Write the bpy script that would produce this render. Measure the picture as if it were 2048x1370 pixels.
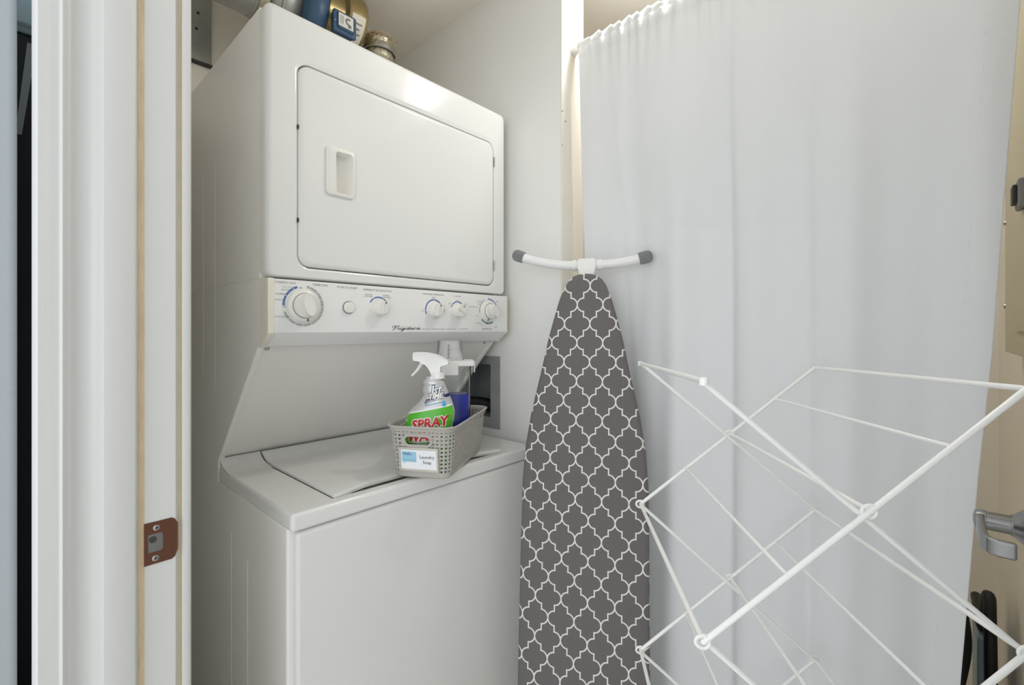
import bpy, bmesh, math, random
from mathutils import Vector, Matrix

# ------------------------------------------------------------------ scene, camera, light
scene = bpy.context.scene
for o in list(bpy.data.objects):
    bpy.data.objects.remove(o)
COL = scene.collection
random.seed(7)

H = 1.256                      # camera height above the floor (m)
HEAD = math.radians(42.4)      # heading of the lens, measured from the X axis
FOC = 928.0                    # focal length in pixels of the 2048 px wide frame
HOR = 659.0                    # horizon row
FX, FY = math.cos(HEAD), math.sin(HEAD)
RX, RY = math.sin(HEAD), -math.cos(HEAD)

cam_d = bpy.data.cameras.new('camera')
cam_d.sensor_width = 36.0
cam_d.lens = FOC / 2048 * 36.0
cam_d.shift_y = -(685.0 - HOR) / 2048
cam_d.clip_start = 0.02
cam = bpy.data.objects.new('camera', cam_d)
COL.objects.link(cam)
cam.location = (0, 0, H)
cam.rotation_euler = (math.pi / 2, 0, HEAD - math.pi / 2)
scene.camera = cam

world = bpy.data.worlds.new('world')
scene.world = world
world.use_nodes = True
bg = world.node_tree.nodes['Background']
bg.inputs[0].default_value = (0.92, 0.96, 1.0, 1)      # even daylight of the open hall behind the camera
bg.inputs[1].default_value = 1.12

# area light added behind the camera as soft frontal fill, no window known
wl = bpy.data.lights.new('hall_fill_light', 'AREA'); wl.shape = 'RECTANGLE'; wl.size = 2.4; wl.size_y = 1.6
wl.energy = 26; wl.color = (0.95, 0.98, 1.0)
wo = bpy.data.objects.new('hall_fill_light', wl); COL.objects.link(wo)
wo.location = (-3.0, -1.15, 1.6)
wo.rotation_euler = (Vector((0.7, 0.55, 1.15)) - Vector(wo.location)).to_track_quat('-Z', 'Y').to_euler()

LAMP_POS = (1.17, 0.43, 2.36)  # ceiling lamp just above the curtain rod
LAMP_POWER = 7.5
LAMP_COL = (1.0, 0.975, 0.935)

scene.cycles.max_bounces = 16
scene.cycles.diffuse_bounces = 10
scene.cycles.glossy_bounces = 6
scene.cycles.transparent_max_bounces = 16

scene.view_settings.view_transform = 'Standard'
scene.view_settings.look = 'None'
scene.view_settings.gamma = 1.0
scene.view_settings.use_curve_mapping = False
scene.view_settings.exposure = 0.13


# ------------------------------------------------------------------ measuring helpers
def ray(u, v):
    d = u - 1024.0
    return (FX * FOC + RX * d, FY * FOC + RY * d, HOR - v)


def at_y(u, v, y):
    r = ray(u, v); t = y / r[1]
    return Vector((r[0] * t, y, H + r[2] * t))


def at_x(u, v, x):
    r = ray(u, v); t = x / r[0]
    return Vector((x, r[1] * t, H + r[2] * t))


def at_f(u, v, f):
    lat = (u - 1024.0) / FOC * f
    return lfz(lat, f, H + (HOR - v) / FOC * f)


def lfz(lat, f, z):            # metres sideways, metres ahead, height
    return Vector((FX * f + RX * lat, FY * f + RY * lat, z))


# ------------------------------------------------------------------ materials
def lin(c):
    return c / 12.92 if c <= 0.04045 else ((c + 0.055) / 1.055) ** 2.4


def hexc(h):
    h = h.lstrip('#')
    return tuple(lin(int(h[i:i + 2], 16) / 255) for i in (0, 2, 4)) + (1,)


def mat(name, col, rough=0.5, metal=0.0, var=0.04, scale=30.0, bump=0.0, bscale=None, coat=0.0, stretch=(1, 1, 1), spec=0.5, emit=None):
    m = bpy.data.materials.new(name)
    m.use_nodes = True
    nt = m.node_tree
    b = nt.nodes['Principled BSDF']
    col = hexc(col) if isinstance(col, str) else col
    tc = nt.nodes.new('ShaderNodeTexCoord')
    mp = nt.nodes.new('ShaderNodeMapping'); mp.inputs['Scale'].default_value = stretch
    nt.links.new(tc.outputs['Object'], mp.inputs['Vector'])
    nz = nt.nodes.new('ShaderNodeTexNoise')
    nz.inputs['Scale'].default_value = scale; nz.inputs['Detail'].default_value = 4
    nt.links.new(mp.outputs[0], nz.inputs['Vector'])
    mx = nt.nodes.new('ShaderNodeMix'); mx.data_type = 'RGBA'
    mx.inputs[6].default_value = tuple(c * (1 - var) for c in col[:3]) + (1,)
    mx.inputs[7].default_value = tuple(min(1, c * (1 + var)) for c in col[:3]) + (1,)
    nt.links.new(nz.outputs['Fac'], mx.inputs[0])
    nt.links.new(mx.outputs[2], b.inputs['Base Color'])
    b.inputs['Roughness'].default_value = rough
    b.inputs['Metallic'].default_value = metal
    b.inputs['Coat Weight'].default_value = coat
    b.inputs['Coat Roughness'].default_value = 0.08
    b.inputs['Specular IOR Level'].default_value = spec
    if bump > 0:
        bp = nt.nodes.new('ShaderNodeBump'); bp.inputs['Strength'].default_value = bump
        bp.inputs['Distance'].default_value = 0.002
        n2 = nt.nodes.new('ShaderNodeTexNoise'); n2.inputs['Scale'].default_value = bscale or scale
        n2.inputs['Detail'].default_value = 3
        nt.links.new(mp.outputs[0], n2.inputs['Vector'])
        nt.links.new(n2.outputs['Fac'], bp.inputs['Height'])
        nt.links.new(bp.outputs[0], b.inputs['Normal'])
    if emit:
        b.inputs['Emission Color'].default_value = emit[0] + (1,)
        b.inputs['Emission Strength'].default_value = emit[1]
    return m


def clear_plastic(name, tint, refl=0.008, ior=1.28):
    m = bpy.data.materials.new(name); m.use_nodes = True
    nt = m.node_tree; nt.nodes.remove(nt.nodes['Principled BSDF'])
    out = nt.nodes['Material Output']
    tr = nt.nodes.new('ShaderNodeBsdfTransparent'); tr.inputs[0].default_value = tint
    gl = nt.nodes.new('ShaderNodeBsdfGlossy'); gl.inputs['Roughness'].default_value = 0.06
    df = nt.nodes.new('ShaderNodeBsdfDiffuse'); df.inputs[0].default_value = (.9, .9, .9, 1)
    lw = nt.nodes.new('ShaderNodeFresnel'); lw.inputs[0].default_value = ior
    nz = nt.nodes.new('ShaderNodeTexNoise'); nz.inputs['Scale'].default_value = 3; nz.inputs['Detail'].default_value = 0
    md = nt.nodes.new('ShaderNodeMath'); md.operation = 'MULTIPLY_ADD'; md.inputs[1].default_value = refl * .3; md.inputs[2].default_value = refl * .85
    nt.links.new(nz.outputs['Fac'], md.inputs[0])
    m1 = nt.nodes.new('ShaderNodeMixShader'); m2 = nt.nodes.new('ShaderNodeMixShader')
    nt.links.new(md.outputs[0], m1.inputs[0])
    nt.links.new(tr.outputs[0], m1.inputs[1]); nt.links.new(df.outputs[0], m1.inputs[2])
    nt.links.new(lw.outputs[0], m2.inputs[0])
    nt.links.new(m1.outputs[0], m2.inputs[1]); nt.links.new(gl.outputs[0], m2.inputs[2])
    nt.links.new(m2.outputs[0], out.inputs[0])
    return m


def trellis(name, ground, line, p=0.0655, q=0.0492, w=0.0032, ky=1.06, x0=-0.019, z0=1.402 - .034):
    """Moroccan trellis print: quarter arcs joined by short square steps."""
    m = mat(name, ground, rough=0.9, var=0.10, scale=400, bump=0.15, bscale=900)
    nt = m.node_tree; b = nt.nodes['Principled BSDF']
    base = b.inputs['Base Color'].links[0].from_socket
    tc = [n for n in nt.nodes if n.type == 'TEX_COORD'][0]
    sp = nt.nodes.new('ShaderNodeSeparateXYZ'); nt.links.new(tc.outputs['Object'], sp.inputs[0])

    def M(op, a, bb=None, c=None):
        n = nt.nodes.new('ShaderNodeMath'); n.operation = op
        for i, s in enumerate((a, bb, c)):
            if s is None: continue
            if isinstance(s, (int, float)): n.inputs[i].default_value = s
            else: nt.links.new(s, n.inputs[i])
        return n.outputs[0]
    fx = M('ABSOLUTE', M('WRAP', M('SUBTRACT', sp.outputs[0], x0), p / 2, -p / 2))
    fz = M('ABSOLUTE', M('WRAP', M('SUBTRACT', sp.outputs[2], z0), q, -q))
    up = M('GREATER_THAN', fz, q / 2)
    gx = M('ADD', fx, M('MULTIPLY', up, M('SUBTRACT', p / 2, M('MULTIPLY', fx, 2))))
    gz = M('ADD', fz, M('MULTIPLY', up, M('SUBTRACT', q, M('MULTIPLY', fz, 2))))
    dx = M('SUBTRACT', gx, p / 4)
    rr = M('SQRT', M('ADD', M('MULTIPLY', dx, dx), M('POWER', M('DIVIDE', gz, ky), 2)))
    arc = M('MULTIPLY', M('LESS_THAN', M('ABSOLUTE', M('SUBTRACT', rr, p / 4)), w / 2), M('GREATER_THAN', dx, -w / 2))
    stem = M('MULTIPLY', M('LESS_THAN', M('ABSOLUTE', dx), w / 2), M('GREATER_THAN', gz, p / 4 * ky - w / 2))
    mask = M('MAXIMUM', arc, stem)
    mx = nt.nodes.new('ShaderNodeMix'); mx.data_type = 'RGBA'
    nt.links.new(mask, mx.inputs[0]); nt.links.new(base, mx.inputs[6])
    mx.inputs[7].default_value = hexc(line)
    # faint scuffs on the cloth
    nz = nt.nodes.new('ShaderNodeTexNoise'); nz.inputs['Scale'].default_value = 14; nz.inputs['Detail'].default_value = 6
    nt.links.new(tc.outputs['Object'], nz.inputs['Vector'])
    sc = M('MULTIPLY', M('GREATER_THAN', nz.outputs['Fac'], 0.735), 0.10)
    m2 = nt.nodes.new('ShaderNodeMix'); m2.data_type = 'RGBA'
    nt.links.new(sc, m2.inputs[0]); nt.links.new(mx.outputs[2], m2.inputs[6]); m2.inputs[7].default_value = (.6, .6, .6, 1)
    nt.links.new(m2.outputs[2], b.inputs['Base Color'])
    return m


MT = dict(
    wall=mat('wall_paint', '#eeeeec', 0.75, var=0.015, scale=6, bump=0.12, bscale=160),
    cream=mat('cream_paint', '#efebe2', 0.6, var=0.02, scale=5, bump=0.08, bscale=120),
    ceil=mat('ceiling_paint', '#f2eee6', 0.85, var=0.03, scale=8, bump=0.15, bscale=120),
    trim=mat('trim_paint', '#d6d6d4', 0.38, var=0.012, scale=20, bump=0.05, bscale=60, stretch=(8, 8, .3)),
    wood_shade=mat('wood_and_shade_tan', '#d3c0a0', 0.6, var=0.2, scale=30, stretch=(6, 6, 1)),  # tan of the bare wood strip, also used as painted shade on the second
    floor=mat('floor_pale_tile', '#e3dfd7', 0.5, var=0.15, scale=12, stretch=(1, 8, 1)),
    enamel=mat('white_enamel', '#e8e8e6', 0.13, var=0.008, scale=5, coat=0.12),
    enamel_lifted=mat('lightened_side_enamel', '#f2f0ec', 0.33, var=0.03, scale=4, bump=0.03, bscale=60, coat=0.1),  # same white as the fronts, lightened to lift the shaded sides
    panelw=mat('white_panel_plastic', '#ebebea', 0.3, var=0.008, scale=10),
    ivory=mat('ivory_plastic', '#ebe5d8', 0.35, var=0.02, scale=20),
    knob=mat('knob_plastic', '#eceae4', 0.28, var=0.01, scale=20),
    dark=mat('dark_gap', '#3a3a3a', 0.6),
    ink=mat('grey_print', '#7d8186', 0.6), inkd=mat('dark_print', '#2a2c30', 0.5),
    blue=mat('blue_print', '#5a74ad', 0.5), greyarc=mat('grey_dial_print', '#b3b5b2', 0.5), teal=mat('teal_print', '#2f6f6d', 0.5),
    steel=mat('brushed_steel', '#a9aaac', 0.32, 1.0, var=0.08, scale=60, stretch=(1, 1, 14)),
    nickel=mat('satin_nickel', '#9a9a9a', 0.28, 1.0, var=0.05, scale=80),
    brown=mat('bronzed_strike', '#7b5445', 0.32, 0.85, var=0.2, scale=40, stretch=(1, 1, 6)),
    galv=mat('galvanised_steel', '#aeb0ac', 0.42, 0.75, var=0.25, scale=14),
    galvd=mat('dull_galvanised_steel', '#a4a8aa', 0.5, 0.35, var=0.2, scale=18),
    screw=mat('screw_steel', '#b9b9b4', 0.3, 1.0),
    black=mat('black_rubber', '#17181b', 0.55, var=0.2), fanblue=mat('blue_fan_paint', '#395878', 0.42, var=0.08, scale=25),
    brass=mat('yellowed_zinc', '#a8966c', 0.35, 0.8, var=0.15, scale=15),
    foil=mat('aluminium_foil', '#c6c0ae', 0.3, 0.9, var=0.2, scale=50, bump=1.0, bscale=90),
    lint=mat('lint', '#c0a77e', 0.95, var=0.4, scale=90),
    paper=mat('paper', '#e9e6dc', 0.8, var=0.02), card=mat('white_card', '#f3f5f8', 0.5, var=0.01),
    rack=mat('white_vinyl_wire', '#f8f8f6', 0.3, var=0.02, scale=30),
    tube=mat('white_tube_enamel', '#eff0f0', 0.25, var=0.01), cap=mat('grey_rubber_cap', '#86888a', 0.6, var=0.05),
    cloth=mat('white_curtain_cloth', '#e6e8ea', 0.9, var=0.012, scale=500, bump=0.10, bscale=700, spec=0.2),
    basket=mat('grey_basket_plastic', '#b6b3ac', 0.45, var=0.03, scale=40),
    silver=mat('silver_bottle_plastic', '#c9c9cb', 0.32, 0.25, var=0.02), white=mat('white_plastic', '#f2f2f0', 0.35, var=0.01),
    green=mat('green_label', '#57bb2e', 0.35, var=0.10, scale=18), red=mat('red_print', '#d22a2c', 0.4), navy=mat('navy_print', '#1f2a5a', 0.4),
    lime=mat('pale_green_print', '#cfe9bf', 0.4), cyan=mat('light_blue_print', '#3ba7d8', 0.4), sky=mat('pale_blue_print', '#9fcfe8', 0.4),
    liquid=mat('blue_liquid', '#0a2cc8', 0.12, var=0.15, scale=20), clear=clear_plastic('clear_plastic', (.97, .98, .98, 1)),
    cupm=clear_plastic('cloudy_clear_plastic', (.98, .98, .98, 1), 0.30, 1.2),
    epanel=mat('beige_grey_enamel', '#c3bda6', 0.5, var=0.02), bag=mat('black_fabric', '#111216', 0.85, var=0.3, scale=60, bump=0.2),
    bgrey=mat('blue_grey_plastic', '#8ba0ad', 0.45, var=0.04), gapblack=mat('gap_black', '#0f141c', 0.35, var=0.1),
    cab=mat('pale_blue_cabinet', '#b9cfd6', 0.5, var=0.03), satin=mat('cool_satin_steel', '#a9afb3', 0.45, 0.35, var=0.06, scale=50, stretch=(1, 1, 10)),
    lampm=mat('lamp_diffuser', '#ffffff', 0.5, emit=((1.0, 0.95, 0.87), 6.0)),
)
MT['holder'] = mat('pale_nickel_holder', '#cfccc4', 0.35, 0.55, var=0.04)
MT['trellis'] = trellis('grey_trellis_cloth', '#6e6a6a', '#eae8e3')


# ------------------------------------------------------------------ mesh helpers
ROOT = {}


class MB:
    def __init__(s):
        s.v = []; s.f = []

    def add(s, vs, fs):
        n = len(s.v); s.v += [Vector(x) for x in vs]; s.f += [tuple(i + n for i in f) for f in fs]
        return s

    def box(s, x0, x1, y0, y1, z0, z1):
        return s.add([(x, y, z) for x in (x0, x1) for y in (y0, y1) for z in (z0, z1)],
                     [(0, 1, 3, 2), (4, 6, 7, 5), (0, 4, 5, 1), (2, 3, 7, 6), (0, 2, 6, 4), (1, 5, 7, 3)])

    def prism(s, pts, vec):
        n = len(pts); vec = Vector(vec)
        a = [Vector(p) for p in pts]; b = [p + vec for p in a]
        fs = [tuple(range(n - 1, -1, -1)), tuple(range(n, 2 * n))]
        fs += [(i, (i + 1) % n, n + (i + 1) % n, n + i) for i in range(n)]
        return s.add(a + b, fs)

    def loops(s, L, cap0=True, cap1=True, ring=False):
        n = len(L[0]); vs = [p for l in L for p in l]; fs = []
        k = len(L)
        for j in range(k if ring else k - 1):
            j2 = (j + 1) % k
            fs += [(j * n + i, j * n + (i + 1) % n, j2 * n + (i + 1) % n, j2 * n + i) for i in range(n)]
        if not ring:
            if cap0: fs.append(tuple(range(n - 1, -1, -1)))
            if cap1: fs.append(tuple((k - 1) * n + i for i in range(n)))
        return s.add(vs, fs)

    def tube(s, pts, r, n=10, closed=False, sx=1.0, sy=1.0, up=None):
        P = [Vector(p) for p in pts]; m = len(P)
        rs = r if isinstance(r, (list, tuple)) else [r] * m
        L = []; prev = None
        for i in range(m):
            if closed: t = P[(i + 1) % m] - P[i - 1]
            else: t = P[min(i + 1, m - 1)] - P[max(i - 1, 0)]
            t.normalize()
            if prev is None:
                a = Vector(up) if up else (Vector((0, 0, 1)) if abs(t.z) < .9 else Vector((1, 0, 0)))
            else: a = prev
            a = (a - t * a.dot(t)).normalized(); prev = a; b = t.cross(a)
            L.append([P[i] + (a * math.cos(2 * math.pi * k / n) * sx + b * math.sin(2 * math.pi * k / n) * sy) * rs[i] for k in range(n)])
        return s.loops(L, ring=closed)

    def lathe(s, prof, org, axis, n=32, cap0=True, cap1=True):
        ax = Vector(axis).normalized(); org = Vector(org)
        a = Vector((0, 0, 1)) if abs(ax.z) < .9 else Vector((1, 0, 0))
        a = (a - ax * a.dot(ax)).normalized(); b = ax.cross(a)
        return s.loops([[org + ax * h + (a * math.cos(2 * math.pi * k / n) + b * math.sin(2 * math.pi * k / n)) * r for k in range(n)] for r, h in prof], cap0, cap1)

    def grid(s, fn, nu, nv):
        vs = [fn(i / nu, j / nv) for j in range(nv + 1) for i in range(nu + 1)]
        fs = [(j * (nu + 1) + i, j * (nu + 1) + i + 1, (j + 1) * (nu + 1) + i + 1, (j + 1) * (nu + 1) + i) for j in range(nv) for i in range(nu)]
        return s.add(vs, fs)

    def build(s, name, material, parent=None, smooth=False, bevel=0.0, seg=3, solid=0.0, local=False, origin=None, angle=40, kind=None, label=None):
        me = bpy.data.meshes.new(name)
        vs = s.v
        o = None
        if parent is not None:
            top = parent
            while top.parent: top = top.parent
            if not local:
                loc, mi = ROOT.get(top.name, (Vector((0, 0, 0)), Matrix.Identity(3)))
                vs = [mi @ (v - loc) for v in vs]
        elif not local:
            if origin is None:
                xs = [v.x for v in vs]; ys = [v.y for v in vs]; zs = [v.z for v in vs]
                origin = Vector(((min(xs) + max(xs)) / 2, (min(ys) + max(ys)) / 2, min(zs)))
            vs = [v - Vector(origin) for v in vs]
        me.from_pydata([tuple(v) for v in vs], [], s.f)
        bm = bmesh.new(); bm.from_mesh(me)
        bmesh.ops.recalc_face_normals(bm, faces=bm.faces)
        bm.to_mesh(me); bm.free()
        me.materials.append(MT[material] if isinstance(material, str) else material)
        o = bpy.data.objects.new(name, me); COL.objects.link(o)
        if parent is not None: o.parent = parent
        elif not local:
            o.location = origin; ROOT[o.name] = (Vector(origin), Matrix.Identity(3))
        if smooth or bevel:
            for p in me.polygons: p.use_smooth = True
            me.set_sharp_from_angle(angle=math.radians(angle))
        if solid:
            md = o.modifiers.new('solid', 'SOLIDIFY'); md.thickness = solid; md.offset = 0
        if bevel:
            md = o.modifiers.new('bevel', 'BEVEL'); md.width = bevel; md.segments = seg; md.limit_method = 'ANGLE'
            md.angle_limit = math.radians(35); md.harden_normals = True
        if kind: o['kind'] = kind
        if label: o['label'] = label
        return o


def thing(name, label, cat, loc=(0, 0, 0), rotz=0.0, rotx=0.0, group=None):
    o = bpy.data.objects.new(name, None); COL.objects.link(o)
    o.empty_display_size = 0.05
    o.location = loc; o.rotation_euler = (rotx, 0, rotz)
    R = Matrix.Rotation(rotz, 3, 'Z') @ Matrix.Rotation(rotx, 3, 'X')
    ROOT[o.name] = (Vector(loc), R.transposed())
    o['label'] = label; o['category'] = cat
    if group: o['group'] = group
    return o


def tag(o, label, cat, group=None):
    o['label'] = label; o['category'] = cat
    if group: o['group'] = group
    return o


def rr(x0, x1, z0, z1, r, y, n=6, plane='Y'):
    """rounded rectangle loop"""
    pts = []
    for cx, cz, a0 in ((x1 - r, z1 - r, 0), (x0 + r, z1 - r, 90), (x0 + r, z0 + r, 180), (x1 - r, z0 + r, 270)):
        for k in range(n + 1):
            a = math.radians(a0 + 90 * k / n)
            pts.append((cx + r * math.cos(a), cz + r * math.sin(a)))
    if plane == 'Y': return [Vector((p, y, q)) for p, q in pts]
    if plane == 'X': return [Vector((y, p, q)) for p, q in pts]
    return [Vector((p, q, y)) for p, q in pts]


def text_into(mb, body, size, org, xd, yd, align='CENTER', shear=0.0, bold=0.0, rot=0.0, fn=None, sx=1.0, res=2):
    cu = bpy.data.curves.new('t', 'FONT'); cu.body = body; cu.size = size; cu.align_x = align; cu.align_y = 'CENTER'
    cu.shear = shear; cu.offset = bold * size; cu.resolution_u = res
    ob = bpy.data.objects.new('t', cu); COL.objects.link(ob)
    dg = bpy.context.evaluated_depsgraph_get()
    me = bpy.data.meshes.new_from_object(ob.evaluated_get(dg))
    org = Vector(org); xd = Vector(xd); yd = Vector(yd); c, s_ = math.cos(rot), math.sin(rot)
    vs = []
    for v in me.vertices:
        a, b = v.co.x * sx, v.co.y
        a, b = a * c - b * s_, a * s_ + b * c
        vs.append(fn(a, b) if fn else org + xd * a + yd * b)
    mb.add(vs, [tuple(p.vertices) for p in me.polygons])
    bpy.data.objects.remove(ob); bpy.data.meshes.remove(me); bpy.data.curves.remove(cu)


def arc_into(mb, cx, cz, y, r0, r1, a0, a1, n=12):
    """flat printed arc on a plane facing -Y; angles in degrees clockwise from the top"""
    A = [math.radians(a0 + (a1 - a0) * k / n) for k in range(n + 1)]
    vs = [(cx + r * math.sin(a), y, cz + r * math.cos(a)) for a in A for r in (r0, r1)]
    mb.add(vs, [(2 * k, 2 * k + 1, 2 * k + 3, 2 * k + 2) for k in range(n)])


def ribbon(mb, pts, w, fn):
    n = len(pts); L = []
    for i in range(n):
        a = Vector(pts[max(i - 1, 0)]); b = Vector(pts[min(i + 1, n - 1)]); t = (b - a)
        if t.length < 1e-9: t = Vector((1, 0))
        t.normalize(); q = Vector((-t.y, t.x)) * w / 2
        p = Vector(pts[i]); L += [p + q, p - q]
    mb.add([fn(p.x, p.y) for p in L], [(2 * i, 2 * i + 1, 2 * i + 3, 2 * i + 2) for i in range(n - 1)])


def struct(o):
    o['kind'] = 'structure'; return o


# ------------------------------------------------------------------ the setting
CEIL = 2.36
WX0, WX1 = 0.055, 0.19          # doorway wall
YR, YB, XF = -0.15, 1.70, 2.16  # right wall, back wall, far wall
struct(MB().box(-2.5, XF + .1, -2.0, 3.2, -0.05, 0).build('floor', 'floor'))
struct(MB().box(WX0, XF + .1, YR - .1, YB + .1, CEIL, CEIL + .06).build('ceiling', 'ceil'))
struct(MB().box(WX0, WX1, 0.842, YB, 0, CEIL).box(WX0, WX1, YR, 0.842, 2.06, CEIL).build('wall_left', 'wall'))
struct(MB().box(WX0, XF + .1, YB, YB + .1, 0, CEIL).build('wall_back', 'cream'))
struct(MB().box(0.06, XF + .1, YR - .1, YR, 0, CEIL).build('wall_right', 'cream'))
struct(MB().box(XF, XF + .1, YR, YB, 0, CEIL).build('wall_far', 'cream'))
# partition with the recess of the wall box cut out of it
PX0, PX1, PY = 1.09, 1.203, 0.80
HY0, HY1, HZ0, HZ1 = 1.085, 1.26, H - .295, H - .112
pb = MB()
pb.box(PX0, PX1, PY + .004, HY0, 0, CEIL).box(PX0, PX1, HY1, YB, 0, CEIL)
pb.box(PX0, PX1, HY0, HY1, 0, HZ0).box(PX0, PX1, HY0, HY1, HZ1, CEIL)
part_w = struct(pb.build('wall_partition', 'wall'))
struct(MB().box(PX0, PX1, PY, PY + .004, 0, CEIL).build('trim_1', 'cream', bevel=.0012))  # partition end sheet, warm lamp tone put into its cream colour
cm = MB()
for u, v, l in ((1131, 243, .008), (1124.5, 222, .006), (1124.5, 290, .004)):
    p = at_y(u, v, PY - .0003)
    cm.box(p.x - l / 2, p.x + l / 2, PY - .0006, PY, p.z - .0012, p.z + .0012)
cm.build('scuff_mark', 'ink', bpy.data.objects['trim_1'])


# door jamb with strike plate (profile swept up the opening)
def jx(u, y):
    return at_y(u, 0, y).x


prof = [(66, .840), (65, .816), (69, .809), (76, .806), (84, .8065), (118, .8075), (121, .805), (125, .8035), (129, .805), (132, .810),
        (150, .817), (175, .818), (198, .813), (204, .806), (208, .803), (212, .803), (268, .803), (272, .8045), (274, .815), (351, .815), (354, .821), (362, .8225),
        (364.5, .816), (368, .8125), (378, .812), (381, .8135), (382.5, .818), (383, .842)]
pj = [Vector((jx(u, y), y, 0)) for u, y in prof]
pj[0] = Vector((pj[1].x, .842, 0)); pj[-1] = Vector((max(pj[-2].x, WX1 + .001), .842, 0))
jamb = struct(MB().prism(pj, (0, 0, 2.06)).build('trim_2', 'trim', smooth=True, angle=50))
for u0, u1, y, nm in ((275.5, 289, .8147, 'wood_and_shade_strip'),):
    MB().box(jx(u0, y), jx(u1, y), y, y + .002, 0, 2.05).build(nm, 'wood_shade', jamb)
MB().box(jx(355, .8205), jx(362, .8205), .8213, .8235, 0, 2.05).build('wood_and_shade_strip', 'wood_shade', jamb)  # warm shade in the casing reveal, painted as a tan strip
# strike plate
ys = .8138
a, b = at_y(288, 1049, ys), at_y(288, 1134, ys)
x0, zt, zb = a.x, a.z, b.z
x1 = jx(350.5, ys); x2 = jx(357, ys)
sp = MB()
outer = [(x0, zb), (x1 - .004, zb), (x1, zb + .003), (x2, zb + .010), (x2, zt - .010), (x1, zt - .003), (x1 - .004, zt), (x0, zt)]
hx0, hx1, hz0, hz1 = jx(293, ys), jx(326, ys), at_y(300, 1107, ys).z, at_y(320, 1065, ys).z


def yo(x): return ys if x <= x1 else ys + (x - x1) * .9


inner = [(hx0 + .002, hz0), (hx1 - .002, hz0), (hx1, hz0 + .002), (hx1, hz0 + .004), (hx1, hz1 - .004), (hx1, hz1 - .002), (hx1 - .002, hz1), (hx0 + .002, hz1)]
sp.loops([[Vector((p, yo(p) + .0012, q)) for p, q in outer], [Vector((p, yo(p), q)) for p, q in outer], [Vector((min(p, x1), ys, q)) for p, q in outer], [Vector((p, ys, q)) for p, q in inner],
          [Vector((p, ys + .0011, q)) for p, q in inner]], cap0=False, cap1=False)
strike = sp.build('strike_plate', 'brown', jamb, label='bronze strike plate screwed to the jamb')
MB().loops([[Vector((p, ys + .0010, q)) for p, q in inner]], cap0=True, cap1=False).build('latch_pocket', 'nickel', strike)
MB().lathe([(.0045, 0), (.0045, .0003)], ((hx0 + hx1) / 2 - .002, ys + .0003, (hz0 + hz1) / 2 + .005), (0, 1, 0), 20).build('bolt_hole', 'dark', strike)
for u, v in ((313, 1055), (311, 1116)):
    p = at_y(u, v, ys)
    s1 = MB().lathe([(.0042, .0002), (.0040, -.0006), (.0030, -.0010), (0.0004, -.0011)], (p.x, ys, p.z), (0, 1, 0), 20).build('screw', 'screw', strike, smooth=True)
    MB().box(p.x - .0026, p.x + .0026, ys - .0015, ys - .0009, p.z - .0005, p.z + .0005).box(p.x - .0005, p.x + .0005, ys - .0015, ys - .0009, p.z - .0026, p.z + .0026).build('slot', 'inkd', strike)

# open door beside the right wall, only its lever reaches into view
DY = -.104
door = struct(MB().box(.2, 1.055, DY - .036, DY, .012, 2.04).build('door_1', 'trim', bevel=.002))
hz, hx = H - .288, 1.0
lev = MB().lathe([(.032, 0), (.032, .003), (.028, .006), (.017, .018), (.0155, .021)], (hx, DY, hz), (0, 1, 0), 36).build('rosette', 'nickel', door, smooth=True)
MB().lathe([(.0148, .021), (.0148, .0225), (.0135, .0228), (.0135, .048), (.0148, .0485), (.0148, .056), (.013, .060), (.006, .062)], (hx, DY, hz), (0, 1, 0), 32).build('neck', 'nickel', lev, smooth=True)
lm = MB()
pts = [(hx + .004, DY + .052), (hx - .02, DY + .055), (hx - .06, DY + .056), (hx - .10, DY + .055), (hx - .113, DY + .050), (hx - .117, DY + .040), (hx - .117, DY + .026)]
L = []
for i, (x, y) in enumerate(pts):
    xa, ya = pts[max(i - 1, 0)]; xb, yb = pts[min(i + 1, len(pts) - 1)]
    t = Vector((xb - xa, yb - ya)).normalized(); nx, ny = -t.y * .0045, t.x * .0045
    L.append([Vector((x + nx, y + ny, hz - .011)), Vector((x - nx, y - ny, hz - .011)), Vector((x - nx, y - ny, hz + .011)), Vector((x + nx, y + ny, hz + .011))])
lm.loops(L).build('lever', 'nickel', lev, bevel=.003)

# ceiling lamp of the laundry room
lamp = thing('ceiling_lamp', 'round flush ceiling lamp above the laundry room', 'lamp', LAMP_POS)
MB().lathe([(.13, 0), (.13, -.010), (.05, -.02)], LAMP_POS, (0, 0, 1), 40).build('base', 'galvd', lamp, smooth=True)  # wide opaque base, added to keep lamp glare off the ceiling
MB().lathe([(.045, -.018), (.05, -.03), (.05, -.04), (.035, -.052), (.005, -.056)], LAMP_POS, (0, 0, 1), 40).build('shade', 'lampm', lamp, smooth=True)
ld = bpy.data.lights.new('ceiling_lamp_light', 'POINT'); ld.shadow_soft_size = .028; ld.energy = LAMP_POWER; ld.color = LAMP_COL
lo = bpy.data.objects.new('ceiling_lamp_light', ld); COL.objects.link(lo); lo.parent = lamp; lo.location = (0, 0, -.125)

# ------------------------------------------------------------------ stacked washer and dryer
XL, XR = 0.356, 1.056
FYD = 0.992                    # dryer front plane
wd = thing('stacked_washer_dryer', 'white stacked washer and dryer with control panel between them', 'washer dryer', ((XL + XR) / 2, 1.25, 0))
ZD0, ZD1 = H + .108, H + .668
dx0, dx1, dz0, dz1 = .419, 1.004, H + .134, H + .564
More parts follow.
